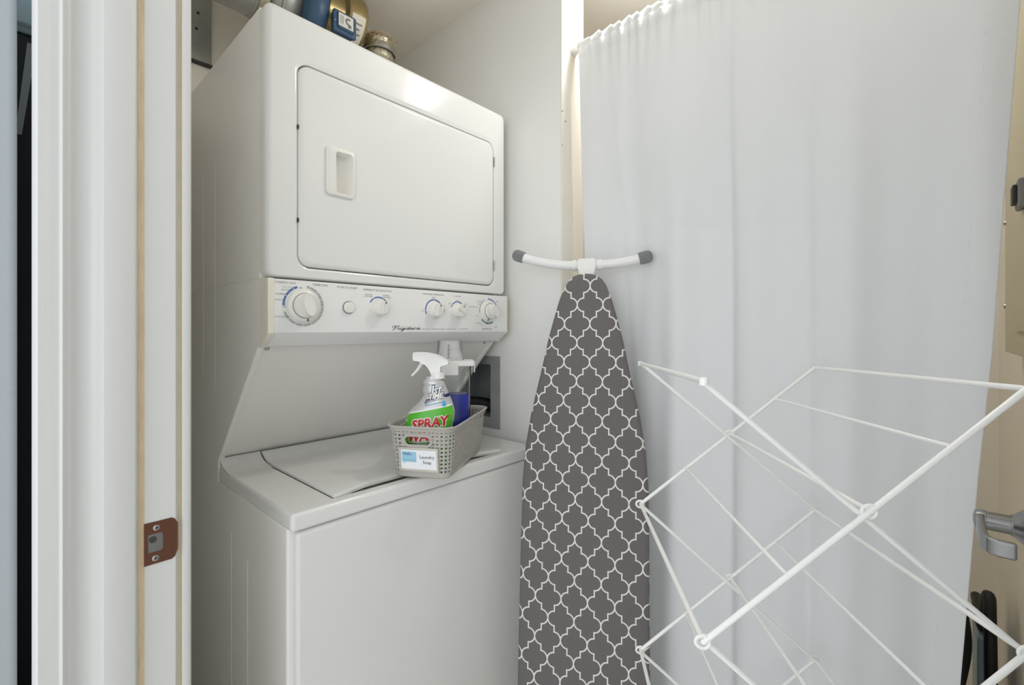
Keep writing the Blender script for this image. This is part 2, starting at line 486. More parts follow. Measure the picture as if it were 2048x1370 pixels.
# dryer
MB().box(XL, XR, 1.03, 1.6, ZD0 - .003, ZD1).build('dryer_cabinet', 'enamel_lifted', wd, bevel=.004)
fr = MB()
fr.loops([rr(XL, XR, ZD0, ZD1, .014, 1.032), rr(XL, XR, ZD0, ZD1, .014, FYD + .014), rr(XL + .001, XR - .001, ZD0 + .001, ZD1 - .0015, .014, FYD + .008),
          rr(XL + .004, XR - .004, ZD0 + .002, ZD1 - .005, .013, FYD + .003), rr(XL + .010, XR - .010, ZD0 + .004, ZD1 - .012, .012, FYD), rr(XL + .0105, XR - .0105, ZD0 + .0045, ZD1 - .0125, .012, FYD),
          rr(dx0 - .0075, dx1 + .0065, dz0 - .0075, dz1 + .0125, .031, FYD), rr(dx0 - .007, dx1 + .006, dz0 - .007, dz1 + .012, .030, FYD), rr(dx0 - .002, dx1 + .002, dz0 - .003, dz1 + .003, .027, FYD + .003),
          rr(dx0 - .0015, dx1 + .0015, dz0 - .0025, dz1 + .0025, .027, FYD + .024)], cap0=True, cap1=True)
fr.build('dryer_front', 'enamel', wd, smooth=True, angle=50)
hh = (.477, .546, H + .298, H + .406)
dd = MB()
dd.loops([rr(dx0, dx1, dz0, dz1, .025, FYD + .02), rr(dx0, dx1, dz0, dz1, .025, FYD + .006), rr(dx0 + .001, dx1 - .001, dz0 + .001, dz1 - .001, .025, FYD + .002),
          rr(dx0 + .004, dx1 - .004, dz0 + .004, dz1 - .004, .024, FYD - .0005), rr(dx0 + .010, dx1 - .010, dz0 + .010, dz1 - .010, .022, FYD - .0015), rr(dx0 + .0105, dx1 - .0105, dz0 + .0105, dz1 - .0105, .022, FYD - .0015),
          rr(hh[0] + .0015, hh[1] - .0015, hh[2] + .0015, hh[3] - .0015, .008, FYD - .0015),
          rr(hh[0] + .002, hh[1] - .002, hh[2] + .002, hh[3] - .002, .008, FYD - .0015), rr(hh[0] + .002, hh[1] - .002, hh[2] + .002, hh[3] - .002, .008, FYD + .02)], cap1=False)
ddoor = dd.build('dryer_door', 'enamel', wd, smooth=True, angle=50)
ph = (.4985, .540, H + .3045, H + .398)
MB().loops([rr(*hh, .010, FYD - .002), rr(*hh, .010, FYD - .0052), rr(hh[0] + .002, hh[1] - .002, hh[2] + .002, hh[3] - .002, .009, FYD - .0068),
            rr(*ph, .007, FYD - .0068), rr(ph[0] + .0015, ph[1] - .0015, ph[2] + .0015, ph[3] - .0015, .006, FYD - .005),
            rr(ph[0] + .002, ph[1] - .003, ph[2] + .003, ph[3] - .003, .006, FYD + .017)], cap0=False).build('door_handle', 'knob', ddoor, smooth=True, angle=45)
for zc in (H + .509, H + .194):
    hm = MB()
    for k in range(5): hm.lathe([(.0025, 0), (.0025, .0056)], (dx1 + .0005, FYD - .0012, zc - .015 + k * .006), (0, 0, 1), 10)
    hm.build('hinge', 'screw', ddoor, smooth=True)
for zc in (H + .428, H + .231):
    MB().box(dx0 - .0022, dx0 + .0003, FYD - .0005, FYD + .01, zc - .004, zc + .004).build('bumper', 'inkd', ddoor)

# control panel between the machines
PYF = .985
prof_p = [(1.03, H + .1035), (PYF + .004, H + .1035), (PYF + .001, H + .1025), (PYF, H + .100), (PYF, H - .006), (PYF + .002, H - .0085), (PYF + .034, H - .0345), (1.03, H - .036)]
xpl, xpr = XL + .012, XR - .006
cp = MB().prism([(xpl, y, z) for y, z in prof_p], (xpr - xpl, 0, 0)).build('control_panel', 'panelw', wd, smooth=True, angle=30)
for xa, xb in ((XL - .001, xpl), (xpr, XR + .001)):
    MB().prism([(xa, y - (.0015 if y < 1.02 else 0), z + (.001 if z > H else -.001)) for y, z in prof_p], (xb - xa, 0, 0)).build('panel_end_cap', 'ivory', cp, bevel=.002)
YP = PYF - .0004


def dial(name, cx, cz, r_base, r_knob, h, pointer, style):
    if style == 'timer':
        k = MB().lathe([(r_base, 0), (r_base, -.004), (r_base * .93, -.008), (r_base * .76, -.010), (r_base * .74, -.0095)], (cx, PYF, cz), (0, 1, 0), 40).build(name, 'knob', cp, smooth=True)
        MB().lathe([(r_knob * 1.04, -.0092), (r_knob * 1.04, -.0102)], (cx, PYF, cz), (0, 1, 0), 40).build('dark_ring', 'ink', k)
        MB().lathe([(r_knob, -.010), (r_knob, -.016), (r_knob * .97, -.0175), (r_knob * .3, -.0176)], (cx, PYF, cz), (0, 1, 0), 40).build('knob_face', 'knob', k, smooth=True)
        g = MB()
        c, s_ = math.cos(math.radians(pointer)), math.sin(math.radians(pointer))
        n = 12; lo_ = []; hi = []
        for q in range(n * 2):
            a = 2 * math.pi * q / (n * 2); ex, ez = math.cos(a) * r_knob * .50, math.sin(a) * r_knob * .93
            X, Z = ex * c - ez * s_, ex * s_ + ez * c
            lo_.append(Vector((cx + X, PYF - .017, cz + Z))); hi.append(Vector((cx + X * .86, PYF - h, cz + Z * .95)))
        mid = [p.lerp(q, .75) + (p - Vector((cx, p.y, cz))) * .06 for p, q in zip(lo_, hi)]
        g.loops([lo_, mid, hi]).build('grip', 'knob', k, smooth=True, angle=60)
        a = math.radians(200 if cx > .8 else 170)
        rr_ = r_base * (.86)
        MB().box(cx + math.sin(a) * rr_ - .0012, cx + math.sin(a) * rr_ + .0012, PYF - .0105, PYF - .0075, cz + math.cos(a) * rr_ - .0022, cz + math.cos(a) * rr_ + .0022).build('pointer_mark', 'inkd', k)
    else:
        k = MB().lathe([(r_base, 0), (r_base * .97, -h * .55), (r_base * .90, -h * .9), (r_base * .80, -h), (r_base * .1, -h * 1.01)], (cx, PYF, cz), (0, 1, 0), 40).build(name, 'knob', cp, smooth=True)
        c, s_ = math.cos(math.radians(pointer)), math.sin(math.radians(pointer))
        g = MB(); w_, l_ = r_base * .12, r_base * .72
        q = [(-w_, -l_), (w_, -l_), (w_, l_), (-w_, l_)]
        q = [(x * c - z * s_, x * s_ + z * c) for x, z in q]
        g.prism([(cx + x, PYF - h, cz + z) for x, z in q], (0, -.0035, 0)).build('grip', 'knob', k, bevel=.0012)
        a = math.radians(35)
        MB().box(cx + math.sin(a) * r_base * .75 - .0009, cx + math.sin(a) * r_base * .75 + .0009, PYF - h - .0012, PYF - h, cz + math.cos(a) * r_base * .7 - .0025, cz + math.cos(a) * r_base * .7 + .0025).build('pointer_mark', 'inkd', k)
    return k


T1 = (.4265, H + .0500); SB = (.528, H + .0500); T2 = (.605, H + .0520); T3 = (.771, H + .0515); T4 = (.853, H + .0525); T5 = (.974, H + .0545)
dial('timer_knob', *T1, .0355, .0255, .032, 18, 'timer')
dial('selector_knob', *T2, .0195, .018, .019, 5, 'small')
dial('selector_knob', *T3, .0205, .018, .019, -4, 'small')
dial('selector_knob', *T4, .0195, .018, .019, 60, 'small')
dial('timer_knob', *T5, .0320, .0225, .034, 35, 'timer')
MB().lathe([(.0145, -.0002), (.0145, -.0012), (.0128, -.0012)], (SB[0], PYF, SB[1]), (0, 1, 0), 32).build('button_bezel', 'ink', cp)
MB().lathe([(.0128, 0), (.0128, -.005), (.011, -.007), (.002, -.0076)], (SB[0], PYF, SB[1]), (0, 1, 0), 32).build('start_button', 'knob', cp, smooth=True)
class Arcs:
    def __init__(s, m): s.m = m

    def add(s, vs, fs): MB().add(vs, fs).build('dial_arc', s.m, cp)


ba, ga, ta = Arcs('blue'), Arcs('greyarc'), Arcs('teal')
for a0, a1 in ((-91, -62), (-60, -32), (-30, -19)): arc_into(ba, *T1, YP, .0385, .0432, a0, a1)
cuts = [10, 18, 45, 68, 90, 113, 136, 158, 182, 204, 228, 252]
for a0, a1 in zip(cuts[:-1], cuts[1:]): arc_into(ga, *T1, YP, .0385, .0432, a0 + 1, a1 - 1)
for a0, a1 in ((-62, -33), (-29, 29), (33, 62)): arc_into(ba, *T2, YP, .0235, .0268, a0, a1)
for a0, a1 in ((-112, -94), (-91, -3), (3, 91), (94, 112)): arc_into(ba, *T3, YP, .0255, .0292, a0, a1)
for a0, a1 in ((-68, -52), (-48, -3), (3, 48), (52, 68)): arc_into(ba, *T4, YP, .0230, .0262, a0, a1)
for a0, a1 in ((-2, 8), (10, 16), (18, 26), (28, 38), (41, 92), (95, 122)): arc_into(ba, *T5, YP, .0345, .0385, a0, a1)
for a0, a1 in ((150, 160), (162, 172), (175, 200), (203, 214), (217, 228)): arc_into(ta, *T5, YP, .0345, .0385, a0, a1)
arc_into(ga, *T5, YP, .0345, .0375, 262, 335)


def ptxt(s, x, z, size, align='CENTER', bold=0.0):
    tx = MB()
    text_into(tx, s, size, (x, YP - .0001, z), (1, 0, 0), (0, 0, 1), align, bold=bold, res=1)
    tx.build('dial_lettering', 'ink', cp)


def on_panel(u, v):
    p = at_y(u, v, PYF); return p.x, p.z


for s, u, v, sz in (('AUTOMATIC DRY', 565, 565, .0068), ('TIMED DRY', 641, 570.5, .0068), ('PUSH TO START', 695, 575.5, .0068), ('TEMPERATURE SELECTIONS', 755, 581, .0062),
                    ('COOL DOWN', 577, 574, .0042), ('LESS DRY', 571, 579.5, .0042), ('NORMAL', 562, 588, .0052), ('MORE DRY', 560, 599.5, .0042), ('OFF', 600.5, 576, .0046), ('OFF', 568, 614, .0046),
                    ('COOL DOWN', 563, 633.5, .0046), ('100', 615.5, 573.5, .0042), ('90', 630.5, 581, .0042), ('80', 640, 594.5, .0042), ('70', 643.5, 610.5, .0042), ('60', 640, 626, .0042),
                    ('50', 631.5, 639.5, .0042), ('40', 617.5, 648, .0042), ('30', 601, 649, .0042), ('20', 585.5, 645, .0042),
                    ('DELICATE', 737.5, 589.3, .0044), ('LOW HEAT', 737, 593, .0044), ('NORMAL', 772, 591.5, .0044), ('HIGH HEAT', 774, 595.3, .0044),
                    ('WASH-RINSE TEMPERATURE', 866.5, 589, .0056), ('WARM', 867, 595, .0040), ('COLD', 867, 598, .0040), ('HOT', 846, 619.5, .0040), ('COLD', 845.5, 623, .0040), ('COLD', 888, 621, .0040), ('COLD', 887.5, 624, .0040),
                    ('LOAD SIZE', 914.5, 592.7, .0052), ('MEDIUM', 915, 601.5, .0040), ('SMALL', 900, 607.3, .0040), ('LARGE', 930.5, 608.7, .0040),
                    ('DELICATE', 959, 603.3, .0042), ('RINSE', 958, 608, .0042), ('KNITS/DELICATE', 946.5, 613.7, .0042), ('OFF', 953, 631.3, .0042), ('REGULAR', 957, 646.5, .0042), ('SPIN', 963.5, 650.3, .0042),
                    ('HEAVY', 994, 602.7, .0044), ('RINSE', 996, 623.5, .0040), ('SPIN', 997, 630.5, .0040), ('RINSE', 991.5, 654.5, .0042), ('PERMANENT PRESS', 974.5, 658, .0052)):
    x, z = on_panel(u, v)
    ptxt(s, x, z, sz)
x, z = on_panel(892, 658)
ptxt('Heavy Duty  -  Extra Large Capacity  -  Special Features  -  12 Cycle Washer', x, z, .0052)
# brand script, drawn stroke by stroke
lg = MB()
LX0, LZ0 = on_panel(785, 660); LX1, _ = on_panel(840, 660)
LS = (LX1 - LX0) / 12.6


def lgf(x, y): return Vector((LX0 + (x + y * .35) * LS, YP - .0001, LZ0 + y * LS + .0015))


def smooth(p, n=5):
    out = []
    for i in range(len(p) - 1):
        p0, p1, p2, p3 = p[max(i - 1, 0)], p[i], p[i + 1], p[min(i + 2, len(p) - 1)]
        for k in range(n):
            t = k / n
            out.append(tuple(.5 * (2 * b + (c - a) * t + (2 * a - 5 * b + 4 * c - d) * t * t + (3 * b - a - 3 * c + d) * t ** 3) for a, b, c, d in zip(p0, p1, p2, p3)))
    return out + [p[-1]]


def stroke(p, w=.26): ribbon(lg, smooth([Vector(q) for q in p]) if False else smooth(p), w * LS, lambda x, y: Vector((x, YP - .0001, y)))


def st(p, w=.20):
    q = [((LX0 + (x + y * .40) * LS), (LZ0 + y * LS * .8 + .0015)) for x, y in p]
    stroke(q, w)


st([(-.4, .7), (-.3, 1.3), (.3, 1.6), (1.4, 1.5), (2.6, 1.7)])
st([(1.0, 1.5), (.9, .8), (.7, .1), (.3, -.2), (.0, 0)]); st([(.4, .75), (1.3, .8)])
st([(2.0, 0), (2.2, .6), (2.25, .8), (2.6, .75), (2.7, .3), (2.9, 0), (3.3, .2)])
st([(3.5, .7), (3.4, .2), (3.6, 0), (4.0, .3)])
st([(5.0, .6), (4.5, .7), (4.3, .3), (4.5, 0), (4.9, .3), (5.0, .7), (4.9, -.3), (4.6, -.9), (4.2, -.7), (4.8, -.1), (5.4, .2)])
st([(5.7, .7), (5.6, .2), (5.8, 0), (6.2, .3)])
st([(7.2, .6), (6.7, .7), (6.4, .3), (6.6, 0), (7.0, .2), (7.3, 1.0), (7.4, 1.6), (7.3, .3), (7.5, 0), (7.8, .2)])
st([(8.8, .6), (8.3, .7), (8.0, .3), (8.2, 0), (8.6, .2), (8.8, .7), (8.7, .2), (8.9, 0), (9.2, .3)])
st([(9.5, .7), (9.4, .2), (9.6, 0), (10.0, .3), (10.3, .8), (10.7, .7), (10.8, .2), (11.0, 0), (11.4, .3)])
st([(11.5, .35), (12.1, .6), (11.9, .85), (11.5, .5), (11.6, .05), (12.1, 0), (12.7, .3)])
for x in (3.45, 5.65, 9.45): st([(x, 1.15), (x + .2, 1.25)], .3)
lg.build('logo_script', 'inkd', cp)

# stand between the machines: slanted splash panel and side cheeks
side = [(1.022, H + .106), (1.016, H - .036), (1.040, H - .038), (1.304, H - .321), (1.304, H - .376), (1.6, H - .376), (1.6, H + .106)]
for xa in (XL, XR - .014):
    MB().prism([(xa, y, z) for y, z in side], (.014, 0, 0)).build('side_cheek', 'enamel_lifted', wd, bevel=.003)
MB().prism([(XL + .010, 1.046, H - .034), (XL + .010, 1.312, H - .3195), (XL + .010, 1.318, H - .314), (XL + .010, 1.052, H - .028)], (XR - XL - .020, 0, 0)).build('splash_panel', 'enamel_lifted', wd)
nrm = Vector((0, -.733, -.68))
for xs in (XL + .022, XR - .032):
    c = Vector((xs, 1.052, H - .0405))
    MB().lathe([(.0048, -.001), (.0045, .0015), (.003, .0028), (.0004, .003)], c, nrm, 16).build('screw', 'screw', wd, smooth=True)

# washer
WF = .873
ZT = H - .3415
MB().box(XL, XR, .893, 1.6, .015, H - .372).build('washer_cabinet', 'enamel_lifted', wd, bevel=.006)
MB().box(XL + .010, XR - .004, .876, .897, .02, H - .379).build('washer_front_panel', 'enamel', wd, bevel=.009, seg=4)
lx0, lx1, lyf = .453, .949, .905
U = [(XL, WF), (XR, WF), (XR, 1.306), (lx1, 1.306), (lx1, lyf), (lx0, lyf), (lx0, 1.306), (XL, 1.306)]
deck = MB().prism([(x, y, H - .3765) for x, y in U], (0, 0, .035)).build('washer_deck', 'enamel', wd, bevel=.008, seg=4)
MB().box(lx0 - .002, lx1 + .002, lyf - .002, 1.306, H - .3765, H - .3655).build('lid_recess', 'enamel_lifted', deck)
for xa, xb in ((XL + .003, lx0 - .002), (lx1 + .002, XR - .003)):
    rp = [(1.22, H - .3423), (1.25, H - .3405), (1.275, H - .336), (1.292, H - .328), (1.302, H - .3185), (1.307, H - .3185), (1.307, H - .3423)]
    MB().prism([(xa, y, z) for y, z in rp], (xb - xa, 0, 0)).build('deck_rear_lip', 'enamel', deck, smooth=True, angle=50)
# lid: scooped front edge and curled rear edge
xs = [lx0 + .0012, lx0 + .012, lx0 + .03, lx0 + .055, lx0 + .085, lx0 + .13] + [lx0 + .18 + k * .03 for k in range(3)]
xs = xs + [lx0 + lx1 - x for x in reversed(xs)]


def yfront(x):
    d = min(x - lx0, lx1 - x)
    t = max(0, min(1, (d - .010) / .075)); t = t * t * (3 - 2 * t)
    return .9075 + .022 * t


ylid = [0, .004, .012, .05, .15, .25, .32, .345, .365, .378, .388, .394]
zl = [-.0035, -.001, 0, 0, 0, 0, 0, .0015, .006, .012, .018, .020]
top = MB()


def lidp(i, j, dz):
    x = xs[i]; yf = yfront(x); y = yf + ylid[j] * (1.303 - yf) / .394
    return Vector((x, y, H - .3385 + zl[j] + dz))


nx_, ny_ = len(xs), len(ylid)
vs = [lidp(i, j, 0) for j in range(ny_) for i in range(nx_)] + [lidp(i, j, -.006) for j in range(ny_) for i in range(nx_)]
fs = []
O = nx_ * ny_
for j in range(ny_ - 1):
    for i in range(nx_ - 1):
        a_ = j * nx_ + i
        fs += [(a_, a_ + 1, a_ + nx_ + 1, a_ + nx_), (O + a_, O + a_ + nx_, O + a_ + nx_ + 1, O + a_ + 1)]
for i in range(nx_ - 1):
    fs += [(i, O + i, O + i + 1, i + 1)]
    e = (ny_ - 1) * nx_ + i; fs += [(e, e + 1, O + e + 1, O + e)]
for j in range(ny_ - 1):
    e = j * nx_; fs += [(e, e + nx_, O + e + nx_, O + e)]
    e = j * nx_ + nx_ - 1; fs += [(e, O + e, O + e + nx_, e + nx_)]
top.add(vs, fs).build('washer_lid', 'enamel', wd, smooth=True, angle=40)
for y, za, zb in ((1.205, .03, H - .47), (1.10, .03, H - .50), (1.43, H - .13, H + .40), (1.33, H - .16, H + .42)):
    MB().loops([[Vector((XL + .001, y - .002, z)), Vector((XL - .0006, y, z)), Vector((XL + .001, y + .002, z))] for z in (za, zb)]).build('side_crease', 'enamel_lifted', wd)

# ------------------------------------------------------------------ basket with laundry products on the washer lid
ZLID = H - .3385 + .0006
BC = Vector((.757, .934, ZLID)); BA = math.radians(30.7)
bk = thing('storage_basket', 'grey woven plastic basket with a label, standing on the washer lid', 'basket', BC, BA)
BL, BW, BH = .275, .133, .120


def bloop(off, z, n=6):
    g = off
    return rr(-BL / 2 - g, BL / 2 + g, -BW / 2 - g, BW / 2 + g, .022 + g * .6, z, n, 'Z')


def flare(z): return .013 * (z / BH)


# perimeter sampler
def perim(off, z, n=20):
    p = bloop(off, z, n); d = [0]
    for i in range(len(p)): d.append(d[-1] + (p[(i + 1) % len(p)] - p[i]).length)
    return p, d


def psample(P, s):
    p, d = P; T = d[-1]; s = (s % 1.0) * T
    lo_, hi_ = 0, len(d) - 1
    while hi_ - lo_ > 1:
        m_ = (lo_ + hi_) // 2
        if d[m_] <= s: lo_ = m_
        else: hi_ = m_
    a_, b_ = p[lo_], p[(lo_ + 1) % len(p)]
    t = (s - d[lo_]) / max(1e-9, d[lo_ + 1] - d[lo_])
    q = a_.lerp(b_, t); tg = (b_ - a_).normalized()
    return q, tg, Vector((tg.y, -tg.x, 0))


NV, NR = 84, 11
zr = [.012 + (BH - .020) * k / NR for k in range(NR + 1)]
PC = {k: perim(flare(z), z) for k, z in enumerate(zr)}


def in_hole(q, z):
    if q.x > -BL / 2 + .002 + .0: return False
    yy = max(0, abs(q.y - .004) - .020)
    return (yy / .013) ** 2 + ((z - .087) / .0125) ** 2 < 1.0


wv = MB()
T_ = .0008
for c in range(NV):
    s0 = c / NV
    for k in range(NR):
        q0, t0, n0 = psample(PC[k], s0); q1, t1, n1 = psample(PC[k + 1], s0)
        if in_hole((q0 + q1) / 2, (zr[k] + zr[k + 1]) / 2): continue
        o0 = T_ * (1 if (c + k) % 2 else -1); o1 = -o0
        w = .0025
        a_ = [q0 - t0 * w + n0 * o0, q0 + t0 * w + n0 * o0, q1 + t1 * w + n1 * o1, q1 - t1 * w + n1 * o1]
        b_ = [v - n0 * .0014 for v in a_]
        wv.add(a_ + b_, [(0, 1, 2, 3), (7, 6, 5, 4), (0, 3, 7, 4), (1, 5, 6, 2)])
for k in range(1, NR):
    z = zr[k]
    for c in range(NV):
        q0, t0, n0 = psample(PC[k], c / NV); q1, t1, n1 = psample(PC[k], (c + 1) / NV)
        if in_hole((q0 + q1) / 2, z): continue
        o0 = T_ * (-1 if (c + k) % 2 else 1); o1 = -o0
        h = Vector((0, 0, .0024))
        a_ = [q0 + n0 * o0 - h, q1 + n1 * o1 - h, q1 + n1 * o1 + h, q0 + n0 * o0 + h]
        b_ = [v - (n0 + n1) * .0007 for v in a_]
        wv.add(a_ + b_, [(0, 1, 2, 3), (7, 6, 5, 4), (0, 4, 5, 1), (3, 2, 6, 7)])
wv.build('woven_sides', 'basket', bk, local=True, kind='stuff')
MB().loops([bloop(-.004, .0), bloop(0, .003), bloop(flare(.014) + .001, .015), bloop(flare(.014) - .0012, .015), bloop(-.003, .0035)], cap0=True, cap1=True).build('base', 'basket', bk, local=True, smooth=True)
fz = flare(BH)
MB().loops([bloop(fz - .001, BH - .012), bloop(fz + .0015, BH - .012), bloop(fz + .0025, BH - .006), bloop(fz + .006, BH - .003), bloop(fz + .0065, BH - .0005), bloop(fz + .005, BH + .001), bloop(fz + .001, BH), bloop(fz - .001, BH - .004)], ring=True).build('rim', 'basket', bk, local=True, smooth=True, angle=60)
hr = []
for k in range(40):
    a_ = 2 * math.pi * k / 40
    yy = .004 + .013 * math.cos(a_) + (.020 if math.cos(a_) > 0 else -.020); z = .087 + .0125 * math.sin(a_)
    hr.append(Vector((-BL / 2 - flare(z) - .0008, yy, z)))
MB().tube(hr, .0030, 8, closed=True, sx=.8, sy=1.2).build('hand_hole_rim', 'basket', bk, local=True, smooth=True)
# label holder on the short face
lf = lambda z: -BL / 2 - flare(z) - .0025
ly0, ly1, lz0, lz1 = .050, -.046, .016, .072


def lpl(y0, y1, z0, z1, off):
    return [Vector((lf(z0) - off, y0, z0)), Vector((lf(z0) - off, y1, z0)), Vector((lf(z1) - off, y1, z1)), Vector((lf(z1) - off, y0, z1))]


lh = MB().loops([lpl(ly0, ly1, lz0, lz1, 0), lpl(ly0, ly1, lz0, lz1, .002), lpl(ly0 - .0015, ly1 + .0015, lz0 + .0015, lz1 - .0015, .003), lpl(ly0 - .005, ly1 + .005, lz0 + .005, lz1 - .005, .003),
                 lpl(ly0 - .006, ly1 + .006, lz0 + .006, lz1 - .006, .001)], cap1=False).build('label_holder', 'holder', bk, local=True, label='metal label holder with a white card')
MB().add(lpl(ly0 - .004, ly1 + .004, lz0 + .004, lz1 - .004, .0013), [(0, 1, 2, 3)]).build('label_card', 'card', lh, local=True)


def lab(y, z, off): return Vector((lf(z) - off, y, z))


MB().add([lab(y, z, .0017) for y, z in ((.042, .062), (.007, .0615), (.007, .038), (.034, .0385), (.036, .033), (.0385, .039), (.042, .039))], [tuple(range(7))]).build('speech_bubble', 'sky', lh, local=True)
lt = MB()
for s, y, z, sz in (('Laundry', -.018, .050, .0105), ('Soap', -.018, .038, .0105)):
    text_into(lt, s, sz, None, None, None, fn=lambda a_, b_, y=y, z=z: lab(y - a_, z + b_, .0019), sx=1.0) if False else None
for s, y, z, sz in (('Laundry', -.0185, .0505, .0108), ('Soap', -.0185, .0385, .0108)):
    text_into(lt, s, sz, (0, 0, 0), (0, 1, 0), (0, 0, 1), fn=lambda a_, b_, y=y, z=z: lab(y - a_, z + b_, .0019))
lt.build('card_lettering', 'inkd', lh, local=True)
lt = MB()
text_into(lt, 'Hello', .0095, (0, 0, 0), (0, 1, 0), (0, 0, 1), align='LEFT', fn=lambda a_, b_: lab(.039 - a_, .0570 + b_, .0020), bold=.02)
text_into(lt, 'Cold Brew Labels', .0035, (0, 0, 0), (0, 1, 0), (0, 0, 1), align='LEFT', fn=lambda a_, b_: lab(.039 - a_, .0425 + b_, .0020)) if False else None
for k in range(6):
    lt.add([lab(.039 - k * .005, .0425, .002), lab(.0355 - k * .005, .0425, .002), lab(.0355 - k * .005, .0432, .002), lab(.039 - k * .005, .0432, .002)], [(0, 1, 2, 3)])
lt.build('bubble_lettering', 'blue', lh, local=True)

ZB = ZLID + .0045              # items stand on the basket floor
# spray bottle, label side turned to the room
SC = at_f(866, 700, 1.112); SC.z = ZB
sb = thing('spray_bottle', 'silver and green trigger spray bottle with a white sprayer in the basket', 'spray bottle', SC, HEAD - math.pi / 2)
zz = lambda v: H + (HOR - v) / FOC * 1.112 - ZB     # local height of an image row at the bottle's distance
sec = [(0.0, -.058, .040, .026), (.004, -.062, .044, .029), (.03, -.064, .046, .031), (.07, -.065, .047, .031), (zz(850), -.0655, .047, .031), (zz(838), -.065, .051, .0305),
       (zz(828), -.060, .0525, .029), (zz(820), -.054, .052, .027), (zz(812), -.045, .0495, .025), (zz(804), -.0345, .047, .0225), (zz(796), -.026, .043, .021),
       (zz(788), -.0215, .039, .020), (zz(782), -.0235, .036, .0205), (zz(776), -.0235, .033, .020), (zz(770), -.0205, .030, .019), (zz(766), -.023, .028, .0195),
       (zz(762), -.0225, .025, .019), (zz(757), -.017, .0195, .0165), (zz(752), -.0155, .017, .0155)]


def bsec(z):
    for (z0, a0, b0, d0), (z1, a1, b1, d1) in zip(sec[:-1], sec[1:]):
        if z <= z1:
            t = max(0, (z - z0) / (z1 - z0)); return a0 + (a1 - a0) * t, b0 + (b1 - b0) * t, d0 + (d1 - d0) * t
    return sec[-1][1:]


EXP = 2.4


def bsurf(x, z, off=.0006):
    l, r, d = bsec(z); c, hw = (l + r) / 2, (r - l) / 2
    t = min(.985, abs((x - c) / hw))
    return Vector((x, -d * (1 - t ** EXP) ** (1 / EXP) - off, z))


def bsect(z, l, r, d, n=36):
    c, hw = (l + r) / 2, (r - l) / 2; out = []
    for k in range(n):
        a_ = 2 * math.pi * k / n; ca, sa = math.cos(a_), math.sin(a_)
        out.append(Vector((c + hw * math.copysign(abs(ca) ** (2 / EXP), ca), d * math.copysign(abs(sa) ** (2 / EXP), sa), z)))
    return out


fine = []
for (s0, s1) in zip(sec[:-1], sec[1:]):
    for k in range(3): fine.append(tuple(a_ + (b_ - a_) * k / 3 for a_, b_ in zip(s0, s1)))
fine.append(sec[-1])
bot = MB().loops([bsect(*s) for s in fine]).build('bottle', 'silver', sb, local=True, smooth=True, angle=60)


def patch(zlo, zhi, t0, t1, nu, nv, off):
    def f(i, j):
        t = t0 + (t1 - t0) * i
        za, zb_ = zlo(t), zhi(t); z = za + (zb_ - za) * j
        l, r, d = bsec(z); return bsurf((l + r) / 2 + (r - l) / 2 * t, z, off)
    return MB().grid(f, nu, nv)


gtop = lambda t: zz(826) + (zz(808) - zz(826)) * ((t + 1) / 2) ** .8
lb = patch(lambda t: .008, gtop, -.97, .97, 28, 20, .0005).build('label', 'green', bot, local=True, smooth=True)
patch(lambda t: gtop(t) - .0002, lambda t: gtop(t) + .0035, -.97, .97, 28, 2, .0006).build('label_edge', 'white', bot, local=True, smooth=True)
patch(lambda t: .066 - .012 * abs(t), lambda t: .098 - .020 * t * t, -.62, .80, 20, 8, .0008).build('label_glow', 'lime', bot, local=True, smooth=True)


def btext(s, u, v, size, material, name, rot=0.0, bold=.03, shear=.25, off=.0012, sx=1.0):
    m_ = MB(); cx, cz = (u - 866) / FOC * 1.112, zz(v)
    text_into(m_, s, size, (0, 0, 0), (1, 0, 0), (0, 0, 1), shear=shear, bold=bold, rot=rot, sx=sx, fn=lambda a_, b_: bsurf(cx + a_, cz + b_, off))
    return m_.build(name, material, bot, local=True)


btext('SPRAY', 862.5, 842, .0300, 'white', 'lettering_outline', .14, .10, .2, .0011)
btext('SPRAY', 862.5, 842, .0300, 'red', 'lettering', .14, .035, .2, .0016)
btext('WASH', 853, 868, .0290, 'white', 'lettering_outline', .10, .10, .2, .0011)
btext('WASH', 853, 868, .0290, 'red', 'lettering', .10, .035, .2, .0016)
btext('LAUNDRY STAIN REMOVER', 849, 880.5, .0060, 'navy', 'lettering', .08, .02, .1, .0016)
btext('M', 863, 887, .0170, 'navy', 'lettering', .06, .05, .2, .0016)
for s_, u_, v_, sz in (('1', 867.5, 777.5, .0235), ('ST', 877.5, 779.5, .0165), ('TIME', 873.5, 790, .0160)):
    btext(s_, u_, v_, sz, 'navy', 'lettering_outline', .13, .115, .25, .0010)
    btext(s_, u_, v_, sz, 'white', 'lettering', .13, .042, .25, .0018)
nb = MB().grid(lambda i, j: bsurf(-.0165 + .058 * i + .004 * j, zz(804.5) + .0165 * i + (.0092) * j, .0012), 16, 2).build('navy_band', 'navy', bot, local=True)
btext('STAIN REMOVAL', 874.5, 796.3, .0062, 'white', 'lettering', .27, .012, .2, .0020)
btext('EVEN IN COLD WATER', 872, 804.5, .0044, 'cyan', 'lettering', .18, .02, .2, .0012)
dr = MB(); cx, cz = (891 - 866) / FOC * 1.112, zz(806)
dp = [(.0046 * math.sin(a_) * (1 if math.cos(a_) < .2 else .62), -.0046 * -math.cos(a_) * (1.0 if math.cos(a_) < 0 else 1.9)) for a_ in [2 * math.pi * k / 20 for k in range(20)]]
dr.add([bsurf(cx + x, cz + z, .0012) for x, z in dp], [tuple(range(20))]).build('drop_mark', 'cyan', bot, local=True)
